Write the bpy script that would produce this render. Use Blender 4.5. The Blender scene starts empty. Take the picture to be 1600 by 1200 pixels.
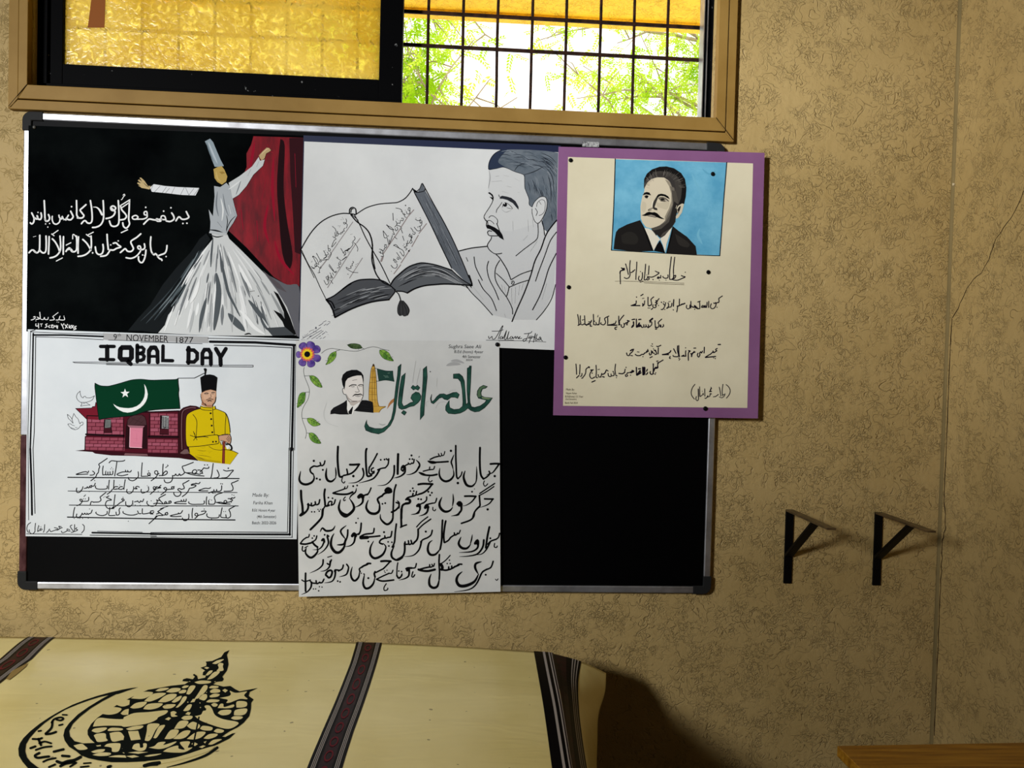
import bpy, bmesh, math, random
from mathutils import Vector, Matrix
from mathutils.geometry import tessellate_polygon
random.seed(7)
scn = bpy.context.scene
COL = scn.collection

# ------------------------------------------------------------------ camera
F, CX, CY = 1200.0, 800.0, 600.0
ZB = 0.90                                     # bottom of the blackboard above the floor
YAW, PITCH, ROLL = -0.0662, -0.0230, 0.0257
CAM = Vector((0.218, -2.0556, ZB + 0.6109))
_cy, _sy, _cp, _sp = math.cos(YAW), math.sin(YAW), math.cos(PITCH), math.sin(PITCH)
FWD = Vector((-_sy * _cp, _cy * _cp, _sp))
_r0 = Vector((_cy, _sy, 0)); _u0 = _r0.cross(FWD)
RGT = math.cos(ROLL) * _r0 + math.sin(ROLL) * _u0
UPV = -math.sin(ROLL) * _r0 + math.cos(ROLL) * _u0
cd = bpy.data.cameras.new('camera'); cam = bpy.data.objects.new('camera', cd); COL.objects.link(cam)
cd.sensor_width = 36.0; cd.lens = 36.0 * F / 1600.0; cd.clip_start = 0.02
M = Matrix((RGT, UPV, -FWD)).transposed().to_4x4(); M.translation = CAM
cam.matrix_world = M
scn.camera = cam

# ------------------------------------------------------------------ light
W_ = bpy.data.worlds.new('world'); scn.world = W_; W_.use_nodes = True
bg = W_.node_tree.nodes['Background']
bg.inputs['Color'].default_value = (1.0, 0.985, 0.95, 1); bg.inputs['Strength'].default_value = 1.8

def area(name, loc, target, sx, sy, watts, color):
    l = bpy.data.lights.new(name, 'AREA'); l.shape = 'RECTANGLE'; l.size = sx; l.size_y = sy
    l.energy = watts; l.color = color
    o = bpy.data.objects.new(name, l); COL.objects.link(o); o.location = loc
    o.rotation_euler = (Vector(target) - Vector(loc)).to_track_quat('-Z', 'Y').to_euler()
    return o
# daylight from an unseen opening in the left wall, with an added second beam
area('daylight_left', (-2.17, -3.10, 2.43), (-0.70, 0.0, 1.28), 0.45, 0.5, 32, (0.97, 0.985, 1.0)).data.spread = math.radians(88)
area('added_upper_beam', (-2.17, -3.20, 2.86), (0.999, 0.0, 2.344), 0.24, 0.24, 5.1, (0.97, 0.985, 1.0)).data.spread = math.radians(30.7)  # narrow beam added to brighten the upper right of the wall
vs = scn.view_settings
scn.display_settings.display_device = 'sRGB'
vs.view_transform = 'Standard'; vs.look = 'None'; vs.gamma = 1.0; vs.use_curve_mapping = False
vs.exposure = 0.0
scn.cycles.max_bounces = 8

# ------------------------------------------------------------------ helpers
def lin(c):
    return tuple(((v / 255) / 12.92 if v / 255 <= 0.04045 else ((v / 255 + 0.055) / 1.055) ** 2.4) for v in c) + (1.0,)

def ray(px, py):
    return (FWD + RGT * ((px - CX) / F) - UPV * ((py - CY) / F)).normalized()
def atY(px, py, Y=0.0):
    d = ray(px, py); return CAM + d * ((Y - CAM.y) / d.y)
def atZ(px, py, Z):
    d = ray(px, py); return CAM + d * ((Z - CAM.z) / d.z)
class Plane:
    """a flat sheet in the room; at() is where a sight line meets it, lifted by h in front of it"""
    def __init__(s, p, n): s.p = p; s.n = n.normalized()
    def at(s, px, py, h=0.0):
        d = ray(px, py); return CAM + d * ((s.p - CAM).dot(s.n) / d.dot(s.n)) + s.n * h
def plane3(a, b, c):
    A, B, C_ = (atY(*q) for q in (a, b, c))
    n = (B - A).cross(C_ - A)
    if n.y > 0: n = -n
    return Plane(A, n)

def link(name, me, mats, parent=None, origin=None):
    o = bpy.data.objects.new(name, me)
    for m in mats: me.materials.append(m)
    COL.objects.link(o)
    if parent is not None: o.parent = parent
    if origin is not None: o.location = origin
    return o
def thing(name, label, cat, loc=(0, 0, 0), group=None):
    o = bpy.data.objects.new(name, None); o.empty_display_size = 0.05
    COL.objects.link(o); o.location = loc
    tag(o, label, cat, group); return o
def tag(o, label, cat, group=None):
    o['label'] = label; o['category'] = cat
    if group: o['group'] = group
    return o
def struct(o):
    o['kind'] = 'structure'; return o

class MB:
    """collects shapes into ONE mesh (world coordinates), then links it relative to its thing"""
    def __init__(s): s.v = []; s.f = []; s.m = []
    def add(s, vs_, fs, mi=0):
        b = len(s.v); s.v += [Vector(v) for v in vs_]
        for f in fs: s.f.append([b + i for i in f]); s.m.append(mi)
    def hexa(s, p, mi=0):                       # p: 4 corners front (ccw), 4 back
        s.add(p, [(0, 1, 2, 3), (7, 6, 5, 4), (0, 4, 5, 1), (1, 5, 6, 2), (2, 6, 7, 3), (3, 7, 4, 0)], mi)
    def box(s, x0, x1, y0, y1, z0, z1, mi=0):
        s.hexa([(x0, y0, z0), (x1, y0, z0), (x1, y0, z1), (x0, y0, z1), (x0, y1, z0), (x1, y1, z0), (x1, y1, z1), (x0, y1, z1)], mi)
    def prism(s, pts, d, mi=0):                 # polygon pts (3D) swept by vector d
        n = len(pts); P = [Vector(p) for p in pts]; Q = [p + Vector(d) for p in P]
        s.add(P + Q, [tuple(range(n)), tuple(reversed(range(n, 2 * n)))] + [(i, i + n, (i + 1) % n + n, (i + 1) % n) for i in range(n)], mi)
    def tube(s, pts, rad, n=8, mi=0):
        P = [Vector(p) for p in pts]; R = rad if isinstance(rad, (list, tuple)) else [rad] * len(P)
        base = len(s.v); ref = None
        for i, p in enumerate(P):
            t = (P[min(i + 1, len(P) - 1)] - P[max(i - 1, 0)]).normalized()
            if ref is None: ref = t.orthogonal().normalized()
            a = (ref - t * ref.dot(t)).normalized(); b = t.cross(a); ref = a
            for k in range(n):
                an = 2 * math.pi * k / n; s.v.append(p + (a * math.cos(an) + b * math.sin(an)) * R[i])
        for i in range(len(P) - 1):
            for k in range(n):
                s.f.append([base + i * n + k, base + i * n + (k + 1) % n, base + (i + 1) * n + (k + 1) % n, base + (i + 1) * n + k]); s.m.append(mi)
        s.f.append([base + k for k in reversed(range(n))]); s.m.append(mi)
        e = base + (len(P) - 1) * n; s.f.append([e + k for k in range(n)]); s.m.append(mi)
    def build(s, name, mats, parent=None, bevel=0.0, smooth=False, fixn=True):
        o0 = Vector((0, 0, 0))
        if parent is not None:
            q = parent
            while q is not None: o0 = o0 + q.location; q = q.parent
        if not isinstance(mats, (list, tuple)): mats = [mats]
        me = bpy.data.meshes.new(name)
        org = None
        if parent is None:
            lo = Vector([min(v[i] for v in s.v) for i in range(3)]); hi = Vector([max(v[i] for v in s.v) for i in range(3)])
            org = (lo + hi) / 2; org.z = lo.z; o0 = org
        me.from_pydata([tuple(v - o0) for v in s.v], [], s.f)
        for p, k in zip(me.polygons, s.m): p.material_index = k
        if fixn:
            b = bmesh.new(); b.from_mesh(me); bmesh.ops.recalc_face_normals(b, faces=b.faces); b.to_mesh(me); b.free()
        if smooth:
            for p in me.polygons: p.use_smooth = True
        me.update()
        o = link(name, me, mats, parent, org)
        if bevel:
            bv = o.modifiers.new('bevel', 'BEVEL'); bv.width = bevel; bv.segments = 2; bv.limit_method = 'ANGLE'
        return o

# ------------------------------------------------------------------ materials
def newmat(name):
    m = bpy.data.materials.new(name); m.use_nodes = True
    nt = m.node_tree; return m, nt, nt.nodes['Principled BSDF']
def N(nt, t, **kw):
    n = nt.nodes.new(t)
    for k, v in kw.items():
        if k.startswith('i_'): n.inputs[k[2:].replace('_', ' ')].default_value = v
        else: setattr(n, k, v)
    return n
_pc = {}
def paint(c, rough=0.75, name='ink', metal=0.0, spec=0.05):
    k = (tuple(c), rough, metal, spec)
    if k not in _pc:
        m, nt, b = newmat(name)
        b.inputs['Base Color'].default_value = lin(c); b.inputs['Roughness'].default_value = rough
        b.inputs['Metallic'].default_value = metal; b.inputs['Specular IOR Level'].default_value = spec
        _pc[k] = m
    return _pc[k]
def ramp(nt, stops, interp='LINEAR'):
    r = nt.nodes.new('ShaderNodeValToRGB'); r.color_ramp.interpolation = interp
    e = r.color_ramp.elements
    while len(e) < len(stops): e.new(0.5)
    for el, (p, c) in zip(e, stops): el.position = p; el.color = c if len(c) == 4 else tuple(c) + (1,)
    return r
def g(v): return (v, v, v, 1)

def plaster(name, base, dark, stain=None):
    """troweled wall paint: shallow worm-like trowel scratches, blotches of wear"""
    m, nt, b = newmat(name); L = nt.links.new
    tc = N(nt, 'ShaderNodeNewGeometry')
    pos = tc.outputs['Position']
    def contour(scale, off, width, lo, hi, mscale):
        mp = N(nt, 'ShaderNodeVectorMath', operation='ADD'); mp.inputs[1].default_value = off; L(pos, mp.inputs[0])
        n = N(nt, 'ShaderNodeTexNoise', i_Scale=scale, i_Detail=1.5, i_Roughness=0.45, i_Distortion=1.1); L(mp.outputs[0], n.inputs['Vector'])
        s = N(nt, 'ShaderNodeMath', operation='SUBTRACT'); s.inputs[1].default_value = 0.5; L(n.outputs['Fac'], s.inputs[0])
        a = N(nt, 'ShaderNodeMath', operation='ABSOLUTE'); L(s.outputs[0], a.inputs[0])
        r = ramp(nt, [(0.0, g(1)), (width, g(0))]); L(a.outputs[0], r.inputs[0])
        k = N(nt, 'ShaderNodeTexNoise', i_Scale=mscale, i_Detail=2.0); L(mp.outputs[0], k.inputs['Vector'])
        kr = ramp(nt, [(lo, g(0)), (hi, g(1))]); L(k.outputs['Fac'], kr.inputs[0])
        x = N(nt, 'ShaderNodeMath', operation='MULTIPLY'); L(r.outputs[0], x.inputs[0]); L(kr.outputs[0], x.inputs[1])
        return x.outputs[0]
    c1 = contour(24, (0, 0, 0), 0.020, 0.44, 0.62, 19)
    c2 = contour(42, (5, 2, 9), 0.030, 0.44, 0.62, 23)
    c3 = contour(75, (1, 7, 3), 0.045, 0.46, 0.62, 18)
    mx = N(nt, 'ShaderNodeMath', operation='MAXIMUM'); L(c1, mx.inputs[0]); L(c2, mx.inputs[1])
    my = N(nt, 'ShaderNodeMath', operation='MAXIMUM'); L(mx.outputs[0], my.inputs[0]); L(c3, my.inputs[1])
    lines = my.outputs[0]
    bl = N(nt, 'ShaderNodeTexNoise', i_Scale=2.3, i_Detail=6.0, i_Roughness=0.6); L(pos, bl.inputs['Vector'])
    br = ramp(nt, [(0.3, dark), (0.62, base)]); L(bl.outputs['Fac'], br.inputs[0])
    col = br.outputs[0]
    sp = N(nt, 'ShaderNodeTexNoise', i_Scale=38, i_Detail=3.0); L(pos, sp.inputs['Vector'])
    sr = ramp(nt, [(0.70, g(0)), (0.76, g(1))]); L(sp.outputs['Fac'], sr.inputs[0])
    mxl = N(nt, 'ShaderNodeMath', operation='MAXIMUM')
    sm = N(nt, 'ShaderNodeMath', operation='MULTIPLY'); sm.inputs[1].default_value = 0.6; L(sr.outputs[0], sm.inputs[0])
    L(lines, mxl.inputs[0]); L(sm.outputs[0], mxl.inputs[1])
    li = N(nt, 'ShaderNodeMath', operation='MULTIPLY'); li.inputs[1].default_value = 0.36; L(mxl.outputs[0], li.inputs[0])
    dk = N(nt, 'ShaderNodeMix', data_type='RGBA'); dk.inputs['B'].default_value = tuple(c * 0.35 for c in dark[:3]) + (1,)
    L(li.outputs[0], dk.inputs['Factor']); L(col, dk.inputs['A'])
    L(dk.outputs['Result'], b.inputs['Base Color'])
    hh = N(nt, 'ShaderNodeTexNoise', i_Scale=60, i_Detail=4.0); L(pos, hh.inputs['Vector'])
    hs = N(nt, 'ShaderNodeMath', operation='MULTIPLY_ADD'); hs.inputs[1].default_value = -1.0; L(lines, hs.inputs[0])
    h2 = N(nt, 'ShaderNodeMath', operation='MULTIPLY'); h2.inputs[1].default_value = 0.7; L(hh.outputs['Fac'], h2.inputs[0]); L(h2.outputs[0], hs.inputs[2])
    bp = N(nt, 'ShaderNodeBump', i_Strength=0.65, i_Distance=0.004); L(hs.outputs[0], bp.inputs['Height']); L(bp.outputs[0], b.inputs['Normal'])
    b.inputs['Roughness'].default_value = 0.62; b.inputs['Specular IOR Level'].default_value = 0.25
    return m

def blotchy(name, c0, c1, scale=6, rough=0.5, bump=0.0, stretch=(1, 1, 1), metal=0.0, spec=0.1, detail=5, lo=0.35, hi=0.65):
    m, nt, b = newmat(name); L = nt.links.new
    tc = N(nt, 'ShaderNodeNewGeometry'); mp = N(nt, 'ShaderNodeMapping'); mp.inputs['Scale'].default_value = stretch
    L(tc.outputs['Position'], mp.inputs[0])
    n = N(nt, 'ShaderNodeTexNoise', i_Scale=scale, i_Detail=detail, i_Roughness=0.6); L(mp.outputs[0], n.inputs['Vector'])
    r = ramp(nt, [(lo, lin(c0)), (hi, lin(c1))]); L(n.outputs['Fac'], r.inputs[0]); L(r.outputs[0], b.inputs['Base Color'])
    b.inputs['Roughness'].default_value = rough; b.inputs['Metallic'].default_value = metal; b.inputs['Specular IOR Level'].default_value = spec
    if bump:
        bp = N(nt, 'ShaderNodeBump', i_Strength=bump, i_Distance=0.002); L(n.outputs['Fac'], bp.inputs['Height']); L(bp.outputs[0], b.inputs['Normal'])
    return m

def specked(name, base, spot, scale=60, thr=0.72, rough=0.35, spec=0.4):
    m, nt, b = newmat(name); L = nt.links.new
    tc = N(nt, 'ShaderNodeNewGeometry')
    n = N(nt, 'ShaderNodeTexNoise', i_Scale=scale, i_Detail=3.0); L(tc.outputs['Position'], n.inputs['Vector'])
    r = ramp(nt, [(thr, lin(base)), (thr + 0.03, lin(spot))]); L(n.outputs['Fac'], r.inputs[0]); L(r.outputs[0], b.inputs['Base Color'])
    b.inputs['Roughness'].default_value = rough; b.inputs['Specular IOR Level'].default_value = spec
    return m

M_WALL = plaster('tan_troweled_plaster', lin((185, 158.5, 105)), lin((171, 144.5, 91)))
M_YWALL = plaster('yellow_plaster', lin((250, 200, 36)), lin((240, 184, 24)))
M_CEIL = paint((140, 136, 126), 0.8, 'ceiling_paint')
M_FLOOR = blotchy('terrazzo', (44, 40, 35), (62, 57, 50), 14, 0.4)
M_WOODTRIM = blotchy('tan_painted_wood', (136, 104, 48), (158, 125, 66), 5, 0.55, 0.15, (1, 1, 1), spec=0.15, lo=0.3, hi=0.7)
M_BLACKPAINT = specked('black_painted_steel', (3, 3, 4), (120, 120, 118), 45, 0.72, 0.55, 0.03)
M_GROOVE = paint((40, 26, 12), 0.8, 'groove')
M_BOARD = specked('black_board', (2, 2, 3), (30, 31, 34), 22, 0.78, 0.5, 0.06)
M_ALU = blotchy('brushed_aluminium', (150, 148, 150), (205, 206, 210), 9, 0.38, 0.05, (1, 1, 1), metal=0.85)
M_CAP = paint((38, 38, 38), 0.5, 'plastic_cap')
M_IRON = paint((5, 5, 6), 0.5, 'black_iron', spec=0.12)
M_RUST = blotchy('rusty_bar', (22, 15, 12), (62, 38, 25), 40, 0.7)
M_PIN = paint((28, 28, 30), 0.25, 'pin_metal', metal=0.6)
# ================================================================== the room
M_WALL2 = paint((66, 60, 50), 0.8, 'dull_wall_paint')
YW = 0.02                                       # face of the wall behind the board
XR = 1.578                                      # corner with the right-hand wall
XL, YB, ZC = -2.2, -5.2, 3.35
T = 0.15
# window opening in the back wall
wl = atY(50, 60, YW).x; wr = atY(1117, 120, YW).x
WZ0 = ZB + 1.236 + 0.062; WZ1 = WZ0 + 0.78
m = MB()
x0, x1 = XL - T, XR
m.box(x0, wl, YW, YW + T, 0, ZC); m.box(wr, x1 + T, YW, YW + T, 0, ZC)
m.box(wl, wr, YW, YW + T, 0, WZ0); m.box(wl, wr, YW, YW + T, WZ1, ZC)
struct(m.build('wall_back', M_WALL))
m = MB(); m.box(XR, XR + T, YB, YW, 0, ZC); struct(m.build('wall_right', M_WALL))
m = MB(); m.box(x0, XR + T, YB - T, YB, 0, ZC); struct(m.build('wall_rear', M_WALL2))
m = MB()                                        # left wall with an unseen window opening
OP = [(-3.6, -2.7, 1.9, 3.05)]
ys = [YB] + [v for a in reversed(OP) for v in a[:2]] + [YW]
for i in range(0, len(ys), 2): m.box(x0, XL, ys[i], ys[i + 1], 0, ZC)
for a in OP: m.box(x0, XL, a[0], a[1], 0, a[2]); m.box(x0, XL, a[0], a[1], a[3], ZC)
struct(m.build('wall_left', M_WALL2))
m = MB(); m.box(x0, XR + T, YB - T, YW + T, -0.1, 0); struct(m.build('floor', M_FLOOR))
m = MB(); m.box(x0, XR + T, YB - T, YW + T, ZC, ZC + 0.1); struct(m.build('ceiling', M_CEIL))

# ---- cracks and chips of the plaster: thin dark ribbons let into the wall face
def crack(name, pts, widths, at):
    mm = MB(); P = [Vector(at(x, y)) for x, y in pts]
    for i in range(len(P) - 1):
        t = (P[i + 1] - P[i]).normalized(); n = (CAM - P[i]).normalized(); s = t.cross(n).normalized()
        w0, w1 = widths[i] * 0.00085, widths[i + 1] * 0.00085
        mm.add([P[i] - s * w0, P[i + 1] - s * w1, P[i + 1] + s * w1, P[i] + s * w0], [(0, 1, 2, 3)])
    o = mm.build(name, paint((38, 24, 12), 0.9, 'crack_dark'), fixn=False); o['kind'] = 'structure'; return o
def onR(x, y):                                  # right-hand wall
    d = ray(x, y); return CAM + d * ((XR - 0.0006 - CAM.x) / d.x)
def jag(pts, n, a, seed):
    r = random.Random(seed); out = []
    for i in range(len(pts) - 1):
        for k in range(n):
            t = k / n; out.append((pts[i][0] * (1 - t) + pts[i + 1][0] * t + r.uniform(-a, a), pts[i][1] * (1 - t) + pts[i + 1][1] * t))
    return out + [pts[-1]]
cz = jag([(1600, 298), (1592, 318), (1580, 340), (1568, 357), (1557, 372), (1551, 386), (1545, 405), (1533, 427), (1521, 436), (1511, 450), (1504, 466), (1497, 482), (1488, 497)], 2, 0.8, 3)
crack('trim_1', cz, [random.Random(i).uniform(0.6, 1.3) for i in range(len(cz))], onR)
XC = lambda y: 1507 - 0.0414 * y
cy_ = jag([(XC(498) + 1, 498), (XC(560) - 1, 560), (XC(660), 660), (XC(780), 776), (XC(800) + 4, 812), (XC(830) + 4, 828), (XC(850), 850), (XC(880) + 1, 880), (XC(905), 905), (XC(960), 960), (XC(1020), 1020), (XC(1080), 1080), (XC(1150), 1150)], 4, 1.0, 5)
crack('trim_2', [(max(x, XC(y) + 0.4), y) for x, y in cy_], [0.9 + 0.5 * (i % 3) for i in range(len(cy_))], onR)
m = MB(); P_ = [onR(x, y) for x, y in ((1479, 284), (1484, 281), (1487, 285), (1493, 287), (1491, 290), (1483, 289))]
m.prism(P_, (-0.003, 0, 0)); struct(m.build('trim_4', paint((214, 200, 164), 0.8, 'bare_plaster')))
# the smooth hand-troweled fillet that fills the corner
m = MB(); R_ = 0.007; pr = []
for k in range(7):
    a = math.pi / 2 * k / 6; pr.append((XR - R_ + R_ * math.sin(a), YW - R_ + R_ * math.cos(a)))
for z0, z1 in ((0, ZC),):
    vsx = [(x, y, z0) for x, y in pr] + [(x, y, z1) for x, y in pr]
    m.add(vsx, [(i, i + 1, i + 8, i + 7) for i in range(6)])
fil = m.build('trim_3', blotchy('smooth_grey_plaster', (120, 104, 68), (140, 121, 80), 3, 0.8, 0, (6, 6, 1)), smooth=True, fixn=False); struct(fil)

# ================================================================== window
win = struct(thing('window_1', 'x', 'x', ((wl + wr) / 2, YW, WZ0))); del win['label']; del win['category']
def casing(y_out, y_in, px_o, name):            # mitred board frame around the opening: outer / inner step
    pass
# wooden casing: two stepped, mitred mouldings (outer lower, inner raised), drawn from wall coordinates
OX0, OX1, OZ0 = -0.9543, 0.9418, ZB + 1.2362
def fit_z(px, py): return atY(px, py, YW - 0.02).z
W1 = 0.024                                       # width of the outer moulding
IX0, IX1, IZ0 = wl, wr, WZ0
def moulding(a, b, ya, yb):                      # a, b = (x0,x1,z0,ztop) outer and inner rectangles, y faces
    mm = MB()
    A = [(a[0], a[3]), (a[0], a[2]), (a[1], a[2]), (a[1], a[3])]; B = [(b[0], b[3]), (b[0], b[2]), (b[1], b[2]), (b[1], b[3])]
    for i in range(3):
        fr = [(A[i][0], ya, A[i][1]), (A[i + 1][0], ya, A[i + 1][1]), (B[i + 1][0], ya, B[i + 1][1]), (B[i][0], ya, B[i][1])]
        mm.hexa(fr + [(p[0], yb, p[2]) for p in fr])
    A2 = [(a[0], a[3]), (a[1], a[3])]; 
    top = [(a[0], ya, a[3]), (a[1], ya, a[3]), (b[1], ya, b[3]), (b[0], ya, b[3])]
    mm.hexa(top + [(p[0], yb, p[2]) for p in top])
    return mm
ZT = WZ1 + 0.062
o_rect = (OX0, OX1, OZ0, ZT); mid = (OX0 + W1, OX1 - W1, OZ0 + W1, ZT - W1); gr = 0.0022
mid2 = (OX0 + W1 + gr, OX1 - W1 - gr, OZ0 + W1 + gr, ZT - W1 - gr); inn = (IX0, IX1, IZ0, WZ1)
cas = moulding(o_rect, mid, YW - 0.016, YW).build('casing', M_WOODTRIM, win, bevel=0.0015)
moulding(mid, mid2, YW - 0.010, YW).build('groove', M_GROOVE, win)
moulding(mid2, inn, YW - 0.020, YW + 0.005).build('inner_casing', M_WOODTRIM, win, bevel=0.0015)
# mitre joints: fine dark lines at the two lower corners
mm = MB()
for sx, xo, xi in ((1, OX0, IX0), (-1, OX1, IX1)):
    a = Vector((xo + sx * 0.004, YW - 0.0212, OZ0 + 0.004)); b = Vector((xi, YW - 0.0212, IZ0)); s = Vector((0.0006, 0, -0.0006 * sx)) 
    mm.add([a - s, b - s, b + s, a + s], [(0, 1, 2, 3)])
mm.build('mitre_joint', M_GROOVE, win, fixn=False)
# steel frame, sliding sash, frosted pane, open half with tracks
YS = YW + 0.035
def pq(px, py, Y=YS): p = atY(px, py, Y); return p.x, p.z
sashx0 = pq(51, 60)[0] - 0.002; sl0 = pq(98, 60)[0]; sr0 = pq(593, 90)[0]; sr1 = pq(628, 120)[0]
zg = pq(345, 112)[1]                             # bottom edge of the pane
m = MB(); m.box(wl - 0.001, sl0 - 0.034, YS - 0.010, YS + 0.06, WZ0, WZ1); m.box(wl - 0.001, sr1 + 0.001, YS - 0.010, YS + 0.06, WZ0 - 0.002, WZ0 + 0.022)
m.box(wl - 0.001, wr + 0.001, YS + 0.0, YS + 0.07, WZ1 - 0.03, WZ1 + 0.002)
m.box(sr1, wr + 0.001, YS + 0.004, YS + 0.07, WZ0 - 0.002, WZ0 + 0.004)
m.box(pq(1111, 90)[0], wr + 0.001, YS - 0.010, YS + 0.08, WZ0, WZ1)
m.build('frame', M_BLACKPAINT, win, bevel=0.001)
m = MB()
m.box(sl0 - 0.034, sl0, YS, YS + 0.03, WZ0 + 0.014, WZ1 - 0.01); m.box(sr0, sr1, YS - 0.004, YS + 0.03, WZ0 + 0.002, WZ1 - 0.01)
m.box(sl0, sr0, YS, YS + 0.03, WZ0 + 0.016, zg); m.box(sl0, sr0, YS, YS + 0.03, WZ1 - 0.06, WZ1 - 0.01)
sash = m.build('sash', M_BLACKPAINT, win, bevel=0.0012)
# obscure glass: amber, pressed pattern
mg, nt, b = newmat('amber_obscure_glass'); L = nt.links.new
tc = N(nt, 'ShaderNodeNewGeometry')
n1 = N(nt, 'ShaderNodeTexNoise', i_Scale=55, i_Detail=3.0, i_Distortion=1.5); L(tc.outputs['Position'], n1.inputs['Vector'])
n2 = N(nt, 'ShaderNodeTexNoise', i_Scale=5, i_Detail=3.0); L(tc.outputs['Position'], n2.inputs['Vector'])
c1 = ramp(nt, [(0.35, lin((222, 198, 96))), (0.65, lin((238, 222, 150)))]); L(n2.outputs['Fac'], c1.inputs[0])
tr = N(nt, 'ShaderNodeBsdfTranslucent'); L(c1.outputs[0], tr.inputs['Color'])
gl = N(nt, 'ShaderNodeBsdfGlossy', i_Roughness=0.25)
rf = N(nt, 'ShaderNodeBsdfRefraction', i_Roughness=0.22, i_IOR=1.08); rf.inputs['Color'].default_value = lin((250, 236, 156))
bp = N(nt, 'ShaderNodeBump', i_Strength=0.5, i_Distance=0.003); L(n1.outputs['Fac'], bp.inputs['Height'])
for s_ in (rf, gl, tr): L(bp.outputs[0], s_.inputs['Normal'])
mxn = N(nt, 'ShaderNodeMixShader'); spk = ramp(nt, [(0.46, g(0.18)), (0.68, g(0.8))]); L(n1.outputs['Fac'], spk.inputs[0])
L(spk.outputs[0], mxn.inputs[0]); L(tr.outputs[0], mxn.inputs[1]); L(rf.outputs[0], mxn.inputs[2])
mx2 = N(nt, 'ShaderNodeMixShader'); mx2.inputs[0].default_value = 0.05; L(mxn.outputs[0], mx2.inputs[1]); L(gl.outputs[0], mx2.inputs[2])
L(mx2.outputs[0], nt.nodes['Material Output'].inputs['Surface'])
m = MB(); m.box(sl0 - 0.004, sr0 + 0.004, YS + 0.012, YS + 0.016, zg - 0.004, WZ1 - 0.056)
gls = m.build('frosted_pane', mg, sash)
# a strip of brown packing tape on the pane
m = MB(); P = [atY(x, y, YS + 0.0105) for x, y in ((137, 43), (163, 43), (165, -12), (144, -12))]
m.prism(P, (0, 0.0012, 0)); m.build('tape', paint((150, 88, 42), 0.4, 'brown_tape'), gls)
# aluminium channel strips along the right jamb of the open half
m = MB()
for px in (1096, 1101.5, 1107):
    x = atY(px, 90, YS + 0.03).x; m.box(x - 0.0012, x + 0.0012, YS + 0.012, YS + 0.05, WZ0, WZ1 - 0.02)
m.build('track', M_ALU, win)
m = MB()
for px in (1098.5, 1104.2, 1109.5):
    x = atY(px, 90, YS + 0.03).x; m.box(x - 0.0032, x + 0.0032, YS + 0.016, YS + 0.055, WZ0, WZ1 - 0.02)
m.build('channel', M_BLACKPAINT, win)
# outer grille of welded bars
YG = YW + 0.112
gl_ = thing('window_grille', 'dark rusty grille of welded crossing bars behind the open half of the window', 'grille', ((wl + wr) / 2, YG, WZ0))
xs = [atY(x, 100, YG).x for x in (668, 1094)]; stp = (xs[1] - xs[0]) / 8
zs_ = [atY(882, 85 - 0.5, YG).z, atY(882, 33.5, YG).z]; zst = zs_[1] - zs_[0]
zr = [zs_[0] - zst * 0, zs_[0] + zst, zs_[0] + 2 * zst, zs_[0] + 3 * zst, zs_[0] + 4 * zst, zs_[0] + 5 * zst, zs_[0] + 6 * zst]
k0 = int(math.floor((wl - xs[0]) / stp)) + 1
for k in range(k0, 9):
    x = xs[0] + k * stp
    m = MB(); rr = random.Random(k); pts = []
    for i in range(9): pts.append((x + rr.uniform(-0.0008, 0.0008), YG, WZ0 - 0.0 + (WZ1 - WZ0) * i / 8))
    m.tube(pts, 0.0042, 8); m.build('upright_bar', M_RUST, gl_, smooth=True)
for z in zr:
    if z < WZ1 - 0.02:
        m = MB(); m.box(wl, wr, YG - 0.010, YG - 0.004, z - 0.0045, z + 0.0045); m.build('cross_bar', M_RUST, gl_)

# ================================================================== outdoors
m = MB(); ysh = 0.92; zsh = atY(1000, 43, ysh).z
m.box(-3.2, 3.2, YW + T, ysh, zsh, zsh + 0.12); m.box(-3.2, 3.2, ysh - 0.06, ysh, zsh - 0.012, zsh)
tag(m.build('sunshade', M_YWALL), 'yellow plastered concrete sunshade slab seen through the top of the window', 'sunshade')
ml, nt, b = newmat('sunlit_leaf'); L = nt.links.new
oi = N(nt, 'ShaderNodeNewGeometry'); nn = N(nt, 'ShaderNodeTexNoise', i_Scale=3.0); L(oi.outputs['Position'], nn.inputs['Vector'])
cr = ramp(nt, [(0.35, lin((172, 212, 34))), (0.65, lin((220, 236, 84)))]); L(nn.outputs['Fac'], cr.inputs[0])
d1 = N(nt, 'ShaderNodeBsdfDiffuse'); t1 = N(nt, 'ShaderNodeBsdfTranslucent'); L(cr.outputs[0], d1.inputs[0]); L(cr.outputs[0], t1.inputs[0])
ms = N(nt, 'ShaderNodeMixShader'); ms.inputs[0].default_value = 0.6; L(d1.outputs[0], ms.inputs[1]); L(t1.outputs[0], ms.inputs[2]); L(ms.outputs[0], nt.nodes['Material Output'].inputs['Surface'])
M_BARK = blotchy('pale_bark', (150, 132, 104), (190, 174, 142), 12, 0.8)
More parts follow.
